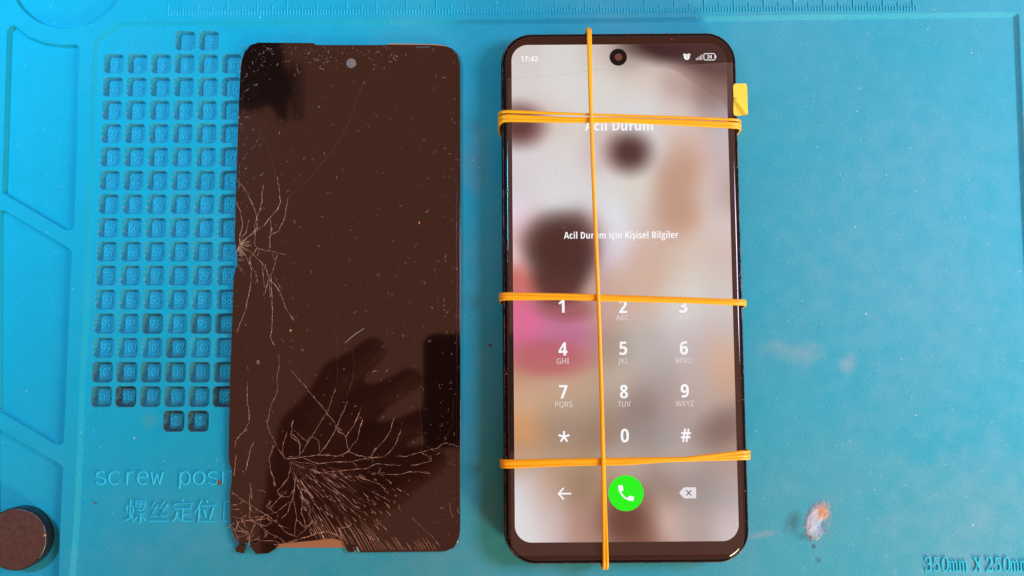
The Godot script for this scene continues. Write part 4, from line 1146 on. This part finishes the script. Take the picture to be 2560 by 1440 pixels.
	for i in 5: arms.append(stroke(star, star + Vector2.from_angle(-PI / 2 + TAU * i / 5) * 1.8, 0.62))
	for i in arms.size(): decal_shape("keypad_star", [arms[i]], M.white, d, y + 0.002 * i)
	# back arrow, call button, delete key
	var ar := Vector2(-19.36, 62.70)
	decal_shape("back_arrow", [stroke(ar + Vector2(-1.9, 0), ar + Vector2(2.1, 0), 0.5)], M.white, d, y)
	decal_shape("back_arrow", [stroke(ar + Vector2(-1.95, 0.16), ar + Vector2(-0.2, -1.75), 0.5)], M.white, d, y + 0.003)
	decal_shape("back_arrow", [stroke(ar + Vector2(-1.95, -0.16), ar + Vector2(-0.2, 1.75), 0.5)], M.white, d, y + 0.006)
	var cb := Vector2(-0.20, 62.71)
	var call_ := decal_shape("call_button", [circle(cb.x, cb.y, 5.5, 56)], M.green, d, y)
	var hs := PackedVector2Array([Vector2(6.62, 10.79)])
	for b in [[Vector2(8.06, 13.62), Vector2(10.38, 15.93), Vector2(13.21, 17.38)], [Vector2(15.68, 14.91), Vector2(16.08, 14.82), Vector2(16.43, 14.94)], [Vector2(17.55, 15.31), Vector2(18.76, 15.51), Vector2(20.0, 15.51)], [Vector2(20.55, 15.51), Vector2(21.0, 15.96), Vector2(21.0, 16.51)],
			[Vector2(21.0, 18.0), Vector2(21.0, 20.0), Vector2(20.0, 21.0)], [Vector2(10.61, 21.0), Vector2(3.0, 13.39), Vector2(3.0, 4.0)], [Vector2(3.0, 3.45), Vector2(3.45, 3.0), Vector2(4.0, 3.0)], [Vector2(5.5, 3.0), Vector2(7.0, 3.0), Vector2(7.5, 3.0)], [Vector2(8.05, 3.0), Vector2(8.5, 3.45), Vector2(8.5, 4.0)], [Vector2(8.5, 5.25), Vector2(8.7, 6.45), Vector2(9.07, 7.57)], [Vector2(9.18, 7.92), Vector2(9.1, 8.31), Vector2(8.82, 8.59)]]:
		var s0 := hs[hs.size() - 1]
		for i in 5: hs.append(s0.bezier_interpolate(b[0], b[1], b[2], (i + 1) / 5.0))
	for i in hs.size(): hs[i] = cb + (hs[i] - Vector2(12, 12)) * 0.27
	decal_shape("handset_icon", [hs], M.white, call_, y + 0.012)
	var dk := Vector2(18.96, 62.73)
	var tag_ := decal_shape("delete_key", [rounded(PackedVector2Array([Vector2(-2.7, 0), Vector2(-1.1, -1.7), Vector2(2.65, -1.7), Vector2(2.65, 1.7), Vector2(-1.1, 1.7)]), [0.4, 0.3, 0.35, 0.35, 0.3], 3)], M.grey_key, d, y)
	tag_.position = Vector3(dk.x, 0, dk.y) * MM
	for s in [1, -1]: decal_shape("cross_stroke", [stroke(Vector2(-0.45, -0.8 * s), Vector2(1.15, 0.8 * s), 0.34)], glow(Color(0.45, 0.41, 0.41)), tag_, y + 0.012 + 0.002 * s)
	# status icons
	var al := Vector2(21.86, -75.94)
	var clock_ := decal_shape("alarm_icon", [circle(al.x, al.y, 0.95, 24)], M.white, d, y)
	decal_shape("alarm_ear", [stroke(al + Vector2(-1.15, -0.55), al + Vector2(-0.55, -1.12), 0.34)], M.white, clock_, y)
	decal_shape("alarm_ear", [stroke(al + Vector2(1.15, -0.55), al + Vector2(0.55, -1.12), 0.34)], M.white, clock_, y)
	decal_shape("alarm_hand", [PackedVector2Array([al + Vector2(-0.08, -0.6), al + Vector2(0.1, -0.6), al + Vector2(0.1, 0.02), al + Vector2(0.48, 0.3), al + Vector2(0.38, 0.44), al + Vector2(-0.08, 0.12)])], glow(Color(0.33, 0.26, 0.25)), clock_, y + 0.012)
	var sb := Vector2(24.81, -74.92)
	for i in 5: decal_shape("signal_bar", [PackedVector2Array([sb + Vector2(i * 0.45, 0), sb + Vector2(i * 0.45, -0.5 - i * 0.33), sb + Vector2(i * 0.45 + 0.24, -0.5 - i * 0.33), sb + Vector2(i * 0.45 + 0.24, 0)])], M.white_soft if i > 0 else M.white, d, y)
	var bt := Vector2(29.17, -75.95)
	var bo := rect(0, 0, 3.6, 2.1, 0.55, 4)
	st = begin()
	ridge(st, bo, [0.24], 0.01, y, true)
	var bm := put("battery_icon", st.commit(), M.white, d, Vector3(bt.x, 0, bt.y))
	decal_shape("battery_tip", [rect(2.06, 0, 0.24, 0.8, 0)], M.white, bm, y)
	text_at("battery_level", "24", 1.12, Vector2(0, 0), M.white, bm, y, true, 0.95)
	# punch-hole camera and the indicator light in the top bezel
	var pc := Vector2(-0.32, -76.03)
	var cam := decal_shape("front_camera", [circle(pc.x, pc.y, 2.82, 48)], M.shell_dull, ph, 8.52, 0.03)
	decal_shape("lens", [circle(pc.x + 0.1, pc.y, 1.2, 32)], mat(lin(0.13, 0.055, 0.03), 0.25, 0.6), cam, 8.555, 0.02)
	var led := Vector2(17.07, -81.87)
	decal_shape("indicator_light", [rect(led.x, led.y, 0.7, 0.42, 0.2, 4)], glow(Color(0.75, 0.1, 0.55), 0.8), ph, 8.505, 0.01)
	# the clear film that is still on the glass, with its yellow pull tab
	var film := thing("protective_film", "thin clear protective film over the lit screen with a yellow pull tab", "protective film", PHONE, PHONE_TURN)
	var top := PackedVector2Array([Vector2(-1.55, -66.76), Vector2(6.45, -67.55), Vector2(15.49, -68.34), Vector2(20.66, -69.13), Vector2(25.83, -69.79), Vector2(36.17, -70.59), Vector2(46.51, -71.11), Vector2(54.27, -71.38), Vector2(62.03, -71.77), Vector2(71.34, -72.30)])
	var fp := local(top)
	var edge := fp.duplicate()
	fp.append_array(PackedVector2Array([Vector2(36.0, 81.5), Vector2(-36.0, 81.5)]))
	var pane := mat(Color(1, 1, 1, 0.015), 0.08, 0.35)
	pane.transparency = BaseMaterial3D.TRANSPARENCY_ALPHA
	st = begin()
	fill(st, fp, 8.62)
	put("film_sheet", st.commit(), pane, film)
	st = begin()
	var wav := PackedVector2Array()
	for i in edge.size() - 1:
		for k in 6: wav.append(edge[i].lerp(edge[i + 1], k / 6.0) + Vector2(0, rng.randf_range(-0.1, 0.1)))
	ridge(st, wav, [0.12, 0.2, 0.08], 0.04, 8.62)
	var faint := mat(Color(0.66, 0.56, 0.52, 0.32), 0.4, 0.4)
	faint.transparency = BaseMaterial3D.TRANSPARENCY_ALPHA
	put("film_edge", st.commit(), faint, film)
	# raised film corner; the tinted sheet stands in for its brown hazy reflection
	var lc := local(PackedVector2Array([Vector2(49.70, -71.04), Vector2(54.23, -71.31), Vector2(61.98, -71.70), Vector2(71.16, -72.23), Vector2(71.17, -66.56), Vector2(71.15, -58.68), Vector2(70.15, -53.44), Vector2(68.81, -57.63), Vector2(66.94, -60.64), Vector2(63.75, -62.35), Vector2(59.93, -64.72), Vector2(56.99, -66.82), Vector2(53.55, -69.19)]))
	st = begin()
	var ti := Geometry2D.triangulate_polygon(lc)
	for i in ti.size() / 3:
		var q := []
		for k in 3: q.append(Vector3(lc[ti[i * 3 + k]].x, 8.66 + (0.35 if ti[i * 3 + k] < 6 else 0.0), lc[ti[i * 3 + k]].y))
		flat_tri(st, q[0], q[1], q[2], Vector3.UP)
	var corner_haze := mat(Color(0.50, 0.42, 0.39, 0.3), 0.35, 0.4)
	corner_haze.transparency = BaseMaterial3D.TRANSPARENCY_ALPHA
	put("corner_reflection", st.commit(), corner_haze, film)
	var tabp := rounded(local(PackedVector2Array([Vector2(71.22, -65.17), Vector2(75.60, -65.50), Vector2(75.64, -54.95), Vector2(71.27, -54.69)])), [0.5, 0.7, 0.8, 0.4], 5)
	var tm := begin()
	var tc := local(PackedVector2Array([Vector2(73.43, -60.05)]))[0]
	var grid := []
	for k in 13:
		var row := []
		for i in 7:
			var u := Vector2(i / 6.0, k / 12.0)
			var x := lerpf(-2.2, 2.2, u.x)
			var z := lerpf(-5.2, 5.2, u.y)
			var cut := 0.35 if (i == 6 or i == 0) and (k == 0 or k == 12) else 0.0
			x -= signf(x) * cut
			var fold := (z - 0.4) * 0.62 - (x + 1.2)
			var yy := 8.95 + 0.25 * u.x + (0.5 * clampf(1.0 - absf(fold) * 0.9, 0, 1) if z > -0.6 else 0.0) - (0.35 * clampf(fold - 0.6, 0, 1.2) if z > 0.4 else 0.0)
			row.append(Vector3(tc.x + x, yy, tc.y + z))
		grid.append(row)
	for k in 12:
		for i in 6:
			flat_tri(tm, grid[k][i], grid[k][i + 1], grid[k + 1][i + 1], Vector3.UP)
			flat_tri(tm, grid[k][i], grid[k + 1][i + 1], grid[k + 1][i], Vector3.UP)
	put("pull_tab", tm.commit(), M.tab, film)

func local(p: PackedVector2Array) -> PackedVector2Array:        # mat millimetres to the phone's own
	var q := PackedVector2Array()
	for v in p:
		var d := v - Vector2(PHONE.x, PHONE.z)
		q.append(Vector2(d.x * cos(PHONE_TURN) - d.y * sin(PHONE_TURN), d.x * sin(PHONE_TURN) + d.y * cos(PHONE_TURN)))
	return q

# ---------------------------------------------------------------- rubber bands
# one turn of a band round the phone; knots: points over the face (x, z) in the phone's own millimetres, w: its width over the face, roll in degrees along it
func turn_of_band(knots: PackedVector2Array, w: Array, roll: Array, lift: float, across: bool, ends: Array, th := 0.62) -> ArrayMesh:
	var a := 38.55 if across else 84.95
	var path := PackedVector3Array()
	var outs := PackedVector3Array()
	var ws := PackedFloat32Array()
	var rolls := PackedFloat32Array()
	var add := func(s: float, yy: float, o: float, out: Vector2, wide: float, rl: float) -> void:
		path.append(Vector3(s, yy, o) if across else Vector3(o, yy, s))
		outs.append(Vector3(out.x, out.y, 0) if across else Vector3(0, out.y, out.x))
		ws.append(wide * 0.93)
		rolls.append(deg_to_rad(rl))
	var n := 40
	var ytop := 8.6 + lift
	var at := func(t: float, list: Array) -> float:
		var f := t * (list.size() - 1)
		var i := clampi(int(f), 0, list.size() - 2)
		return lerpf(list[i], list[i + 1], smoothstep(0.0, 1.0, f - i))
	var zs := []
	for k in knots: zs.append(k.y if across else k.x)
	for i in n + 1:
		var t := float(i) / n
		var s := lerpf(-a + 2.6, a - 2.6, t)
		var f := t * (zs.size() - 1)
		var j := clampi(int(f), 0, zs.size() - 2)
		add.call(s, ytop, lerpf(zs[j], zs[j + 1], f - j), Vector2(0, 1), at.call(t, w), at.call(t, roll))
	var z1: float = zs[zs.size() - 1]
	var z0: float = zs[0]
	var side := 0.15 + lift * 0.5
	for q in [[-1.2, -0.25, 0.35], [-0.45, -0.75, 0.75], [0.0, -1.7, 1.0], [0.05, -3.5, 1.0], [0.05, -5.5, 1.0], [-0.5, -7.4, 0.6], [-2.6, -8.75, 0.1]]:
		add.call(a + q[0] + (side if q[0] > -1.0 else side * 0.4), ytop + q[1], z1 + ends[1] * clampf(-q[1] / 8.0, 0, 1), Vector2(q[2], 1.0 - q[2] if q[1] > -4.0 else -(1.0 - q[2])), w[w.size() - 1], roll[roll.size() - 1])
	for i in 9: add.call(lerpf(a - 6.0, -a + 6.0, i / 8.0), -0.12 - lift * 0.3, lerpf(z1 + ends[1], z0 + ends[0], i / 8.0), Vector2(0, -1), w[0], 0.0)
	for q in [[-2.6, -8.75, 0.1], [-0.5, -7.4, 0.6], [0.05, -5.5, 1.0], [0.05, -3.5, 1.0], [0.0, -1.7, 1.0], [-0.45, -0.75, 0.75], [-1.2, -0.25, 0.35]]:
		add.call(-(a + q[0] + (side if q[0] > -1.0 else side * 0.4)), ytop + q[1], z0 + ends[0] * clampf(-q[1] / 8.0, 0, 1), Vector2(-q[2], 1.0 - q[2] if q[1] > -4.0 else -(1.0 - q[2])), w[0], roll[0])
	return strap(path, outs, ws, th, rolls)

func make_bands() -> void:
	var group := "rubber bands round the phone"
	var spec := [
		["upper yellow rubber band stretched across the screen over the bold heading", true, [
			[PackedVector2Array([Vector2(-1.54, -56.13), Vector2(25.69, -55.34), Vector2(48.79, -54.43), Vector2(71.25, -53.51)]), [1.25, 0.9, 0.95, 1.0], [0, 12, -8, 0], 0.05, [1.0, 1.5]],
			[PackedVector2Array([Vector2(-1.54, -54.69), Vector2(25.68, -53.90), Vector2(41.08, -53.64), Vector2(53.91, -52.99), Vector2(71.22, -52.21)]), [1.3, 1.2, 1.5, 1.3, 1.3], [0, -10, 10, 0, 0], 0.1, [2.0, 1.0]],
			[PackedVector2Array([Vector2(-1.54, -53.38), Vector2(25.67, -53.12), Vector2(41.07, -52.99), Vector2(53.90, -52.21), Vector2(71.20, -51.16)]), [1.3, 1.2, 1.0, 1.2, 1.2], [0, 15, -10, 10, 0], 0.0, [3.2, 1.2]],
			[PackedVector2Array([Vector2(-1.54, -54.16), Vector2(25.67, -53.51), Vector2(41.08, -53.25), Vector2(53.90, -52.60), Vector2(71.21, -51.68)]), [0.8, 0.9, 0.8, 0.9, 0.9], [0, -20, 25, -15, 0], -0.02, [2.6, 1.1]]]],
		["middle yellow rubber band twisted across the screen at the top of the dial pad", true, [
			[PackedVector2Array([Vector2(-1.52, 2.56), Vector2(12.64, 3.06), Vector2(26.53, 3.70), Vector2(45.48, 4.20), Vector2(71.36, 4.71)]), [1.3, 1.7, 1.5, 1.5, 1.2], [0, 30, -20, 12, 0], 0.15, [0.8, 1.0]],
			[PackedVector2Array([Vector2(-1.52, 3.82), Vector2(12.63, 4.07), Vector2(26.53, 4.33), Vector2(45.47, 4.83), Vector2(71.34, 5.59)]), [1.6, 1.2, 1.6, 1.4, 1.3], [0, -30, 20, -10, 0], 0.05, [1.2, 1.4]],
			[PackedVector2Array([Vector2(-1.52, 3.19), Vector2(12.63, 3.57), Vector2(26.53, 4.07), Vector2(45.47, 4.45), Vector2(71.35, 5.21)]), [0.9, 1.0, 0.9, 1.0, 0.9], [0, 35, -30, 25, 0], 0.2, [1.0, 1.2]]]],
		["lower yellow rubber band stretched across the screen below the star and hash keys", true, [
			[PackedVector2Array([Vector2(-1.00, 55.07), Vector2(14.94, 54.70), Vector2(27.40, 54.45), Vector2(47.33, 53.96), Vector2(71.04, 51.87)]), [2.0, 1.9, 1.8, 1.2, 1.1], [0, 8, -8, 10, 0], 0.1, [0.6, 0.5]],
			[PackedVector2Array([Vector2(-1.00, 56.42), Vector2(14.94, 55.81), Vector2(27.39, 55.44), Vector2(47.33, 54.21), Vector2(71.02, 52.98)]), [1.2, 1.0, 1.2, 1.1, 1.2], [0, -12, 14, -8, 0], 0.03, [0.8, 0.8]],
			[PackedVector2Array([Vector2(-1.00, 55.68), Vector2(14.94, 55.44), Vector2(27.39, 54.95), Vector2(47.32, 54.45), Vector2(71.00, 53.84)]), [1.1, 1.0, 1.0, 1.0, 1.2], [0, 10, -14, 8, 0], 0.0, [1.5, 0.9]]]],
		["long yellow rubber band running lengthwise down the screen over the other bands", false, [
			[PackedVector2Array([Vector2(24.63, -80.47), Vector2(25.21, -53.18), Vector2(25.94, -29.89), Vector2(26.75, -1.83), Vector2(27.54, 25.80), Vector2(28.06, 54.22), Vector2(28.30, 71.30), Vector2(28.31, 84.84)]), [1.15, 1.3, 1.35, 1.35, 1.3, 1.35, 1.2, 1.0], [0, 10, -10, 12, -10, 8, -6, 0], 0.95, [0.0, 0.0]],
			[PackedVector2Array([Vector2(25.28, -80.47), Vector2(25.47, -53.18), Vector2(26.20, -29.89), Vector2(27.00, -1.83), Vector2(27.79, 25.80), Vector2(28.31, 54.22), Vector2(28.79, 71.30), Vector2(29.30, 84.84)]), [1.0, 0.9, 0.9, 0.9, 0.9, 0.9, 1.0, 1.05], [0, -14, 10, -10, 10, -10, 8, 0], 0.8, [0.3, 0.2]]]],
	]
	for s in spec:
		var b := thing("rubber_band", s[0], "rubber band", PHONE, PHONE_TURN, group)
		for t in s[2]:
			put("strand", turn_of_band(local(t[0]), t[1], t[2], t[3], s[1], t[4]), M.band, b)

# ---------------------------------------------------------------- the puck in the lower tray
func make_puck() -> void:
	var c := Vector2(-157.29, 80.07)
	var p := thing("metal_puck", "dark round metal puck with a brown sheen standing in the lower left tray", "puck", Vector3(c.x, -0.6, c.y))
	var ring := circle(0, 0, 9.8, 72)
	var st := begin()
	sweep(st, ring, [Vector3(-0.45, 4.5, 0), Vector3(-0.15, 4.42, 0), Vector3(0, 4.1, 0), Vector3(0, 0.2, 0), Vector3(-0.3, 0.0, 1)], 1.0)
	fill(st, offset_ring(ring, -0.3), 0.0, -1.0)
	put("side_wall", st.commit(), mat(lin(0.012, 0.013, 0.015), 0.32, 0.5), p)
	st = begin()
	fill(st, offset_ring(ring, -0.45), 4.5)
	var w := 256
	var n := noise_bytes(w, w, 0.03, 31, 4)
	var n2 := noise_bytes(w, w, 0.3, 32, 2)
	var a := PackedFloat32Array()
	a.resize(w * w * 3)
	for i in w * w:
		var k := 0.8 + n[i] / 255.0 * 0.35 + (n2[i] - 128) * 0.001
		a[i * 3] = 0.15 * k
		a[i * 3 + 1] = 0.10 * k
		a[i * 3 + 2] = 0.085 * k
	var m := mat(Color.WHITE, 0.3, 0.5, 0.75)
	m.albedo_texture = to_texture(w, w, a)
	m.uv1_scale = Vector3(19, 10.7, 1)
	put("top_face", st.commit(), m, p)
	put("solder_bead", lump(5, Vector3(0.5, 0.3, 0.45)), M.copper, p, Vector3(9.3, 4.2, -1.3))
	st = begin()
	var chip := PackedVector2Array()
	for i in 14: chip.append(Vector2.from_angle(deg_to_rad(lerpf(-62, 38, i / 13.0))) * rng.randf_range(9.5, 9.66))
	ridge(st, chip, [0.16, 0.08, 0.24], 0.06, 4.42)
	put("bright_worn_edge", st.commit(), mat(lin(0.35, 0.30, 0.28), 0.4, 0.5, 0.5), p)

# ---------------------------------------------------------------- what the dark glass mirrors: the camera phone, the hand that holds it, and a lamp arm
func make_overhead() -> void:
	var cp := thing("camera_phone", "black phone held flat above the mat, mirrored at the right of the cracked panel", "smartphone", Vector3(22, 251.5, 50))
	put("shell", slab(rect(0, 0, 160, 74, 8.0, 10), 0.0, 8.4, 1.2), M.shell_dull, cp)
	var cm := slab(rect(-38, -28, 26, 14, 4, 6), -1.2, 0.0, 0.0)
	put("camera_bump", cm, M.shell, cp).position.z -= 0.0
	put("lens_ring", slab(circle(-42, -26, 3.4, 32), -1.7, -1.2, 0.0), M.copper, cp)
	var skin := mat(lin(0.36, 0.14, 0.09), 0.55, 0.35)
	var bones := [
		[Vector3(-160, 272, 250), Vector3(-138, 262, 178), 34.0, 26.0],
		[Vector3(-138, 262, 178), Vector3(-130, 260, 130), 26.0, 30.0],
		[Vector3(-132, 260, 135), Vector3(-132, 259, 98), 30.0, 24.0],
		[Vector3(-118, 260, 130), Vector3(-112, 260, 105), 24.0, 20.0],
		[Vector3(-140, 256, 105), Vector3(-136, 254, 76), 17.0, 14.0],
		[Vector3(-136, 254, 76), Vector3(-113, 253, 42), 13.5, 11.0],
		[Vector3(-113, 253, 42), Vector3(-91, 252, 24), 10.5, 9.0],
		[Vector3(-126, 256, 88), Vector3(-96, 256, 60), 11.0, 9.5],
		[Vector3(-96, 256, 60), Vector3(-67, 255, 43), 9.0, 8.0],
		[Vector3(-112, 260, 104), Vector3(-88, 268, 84), 10.5, 9.5],
		[Vector3(-88, 268, 84), Vector3(-58, 269, 70), 9.0, 8.0],
		[Vector3(-104, 262, 116), Vector3(-80, 269, 104), 10.0, 9.0],
		[Vector3(-80, 269, 104), Vector3(-52, 269, 92), 8.6, 7.8],
		[Vector3(-104, 256, 132), Vector3(-76, 254, 114), 10.5, 9.0],
		[Vector3(-76, 254, 114), Vector3(-48, 247, 96), 8.4, 7.4],
	]
	tag(put("person", body(bones, 3.5, 9.0), skin, self), "hand and forearm holding the camera phone, seen mirrored in the cracked panel", "person")
	var arm := [
		[Vector3(-340, 600, -345), Vector3(-300, 600, -272), 46.0, 30.0],
		[Vector3(-280, 600, -318), Vector3(-268, 598, -268), 18.0, 16.0],
		[Vector3(-268, 598, -268), Vector3(-258, 596, -232), 15.0, 6.0],
	]
	var la := thing("lamp_arm", "dark curved lamp arm mirrored in the upper left of the cracked panel", "lamp")
	put("arm", body(arm, 5.0, 10.0), mat(lin(0.008, 0.008, 0.008), 0.5), la)
	put("grip", body([[Vector3(-246, 603, -290), Vector3(-243, 603, -238), 9.0, 7.0]], 3.0, 2.0), mat(lin(0.35, 0.27, 0.25), 0.7), la)

# ----------------------------------------------------------------
func area_light(called: String, at: Vector3, towards: Vector3, size: Vector2, c: Color, energy: float) -> void:
	var l := AreaLight3D.new()
	l.name = called
	l.area_size = size
	l.light_color = c
	l.light_energy = energy
	l.shadow_enabled = true
	l.area_range = 8.0
	l.area_attenuation = 2.0
	add_child(l)
	l.look_at_from_position(at, towards, Vector3.UP if absf((towards - at).normalized().y) < 0.98 else Vector3.BACK)

func _ready() -> void:
	rng.seed = 20240517
	var cam := Camera3D.new()
	cam.name = "camera"
	cam.fov = 41.508
	cam.near = 0.01
	cam.far = 20.0
	add_child(cam)
	cam.look_at_from_position(Vector3(0, 0.2494, 0.016869), Vector3.ZERO, Vector3.FORWARD)
	cam.current = true
	var env := Environment.new()
	env.background_mode = Environment.BG_COLOR
	env.background_color = lin(0.60, 0.22, 0.14)          # the warm room overhead, which the dark glass mirrors
	env.tonemap_mode = Environment.TONE_MAPPER_LINEAR
	env.tonemap_exposure = 1.0
	env.sdfgi_enabled = true
	env.ssao_enabled = true
	env.ssil_enabled = true
	var we := WorldEnvironment.new()
	we.name = "world"
	we.environment = env
	add_child(we)
	area_light("window_light", Vector3(-0.452, 0.635, -0.176), Vector3(-1.061, 0, -0.724), Vector2(0.16, 0.16), lin(0.03, 0.645, 1.0), 2.8)
	area_light("side_light", Vector3(0.338, 0.291, -0.049), Vector3(0.147, 0, -0.135), Vector2(0.14, 0.14), lin(0.74, 0.74, 1.0), 0.144)
	area_light("bench_light", Vector3(0.425, 0.199, 0.493), Vector3(0.317, 0, 0.054), Vector2(0.16, 0.16), lin(1.0, 0.91, 0.58), 0.37)
	make_materials()
	make_mat()
	make_panel()
	make_phone()
	make_bands()
	make_puck()
	make_lint()
	make_overhead()
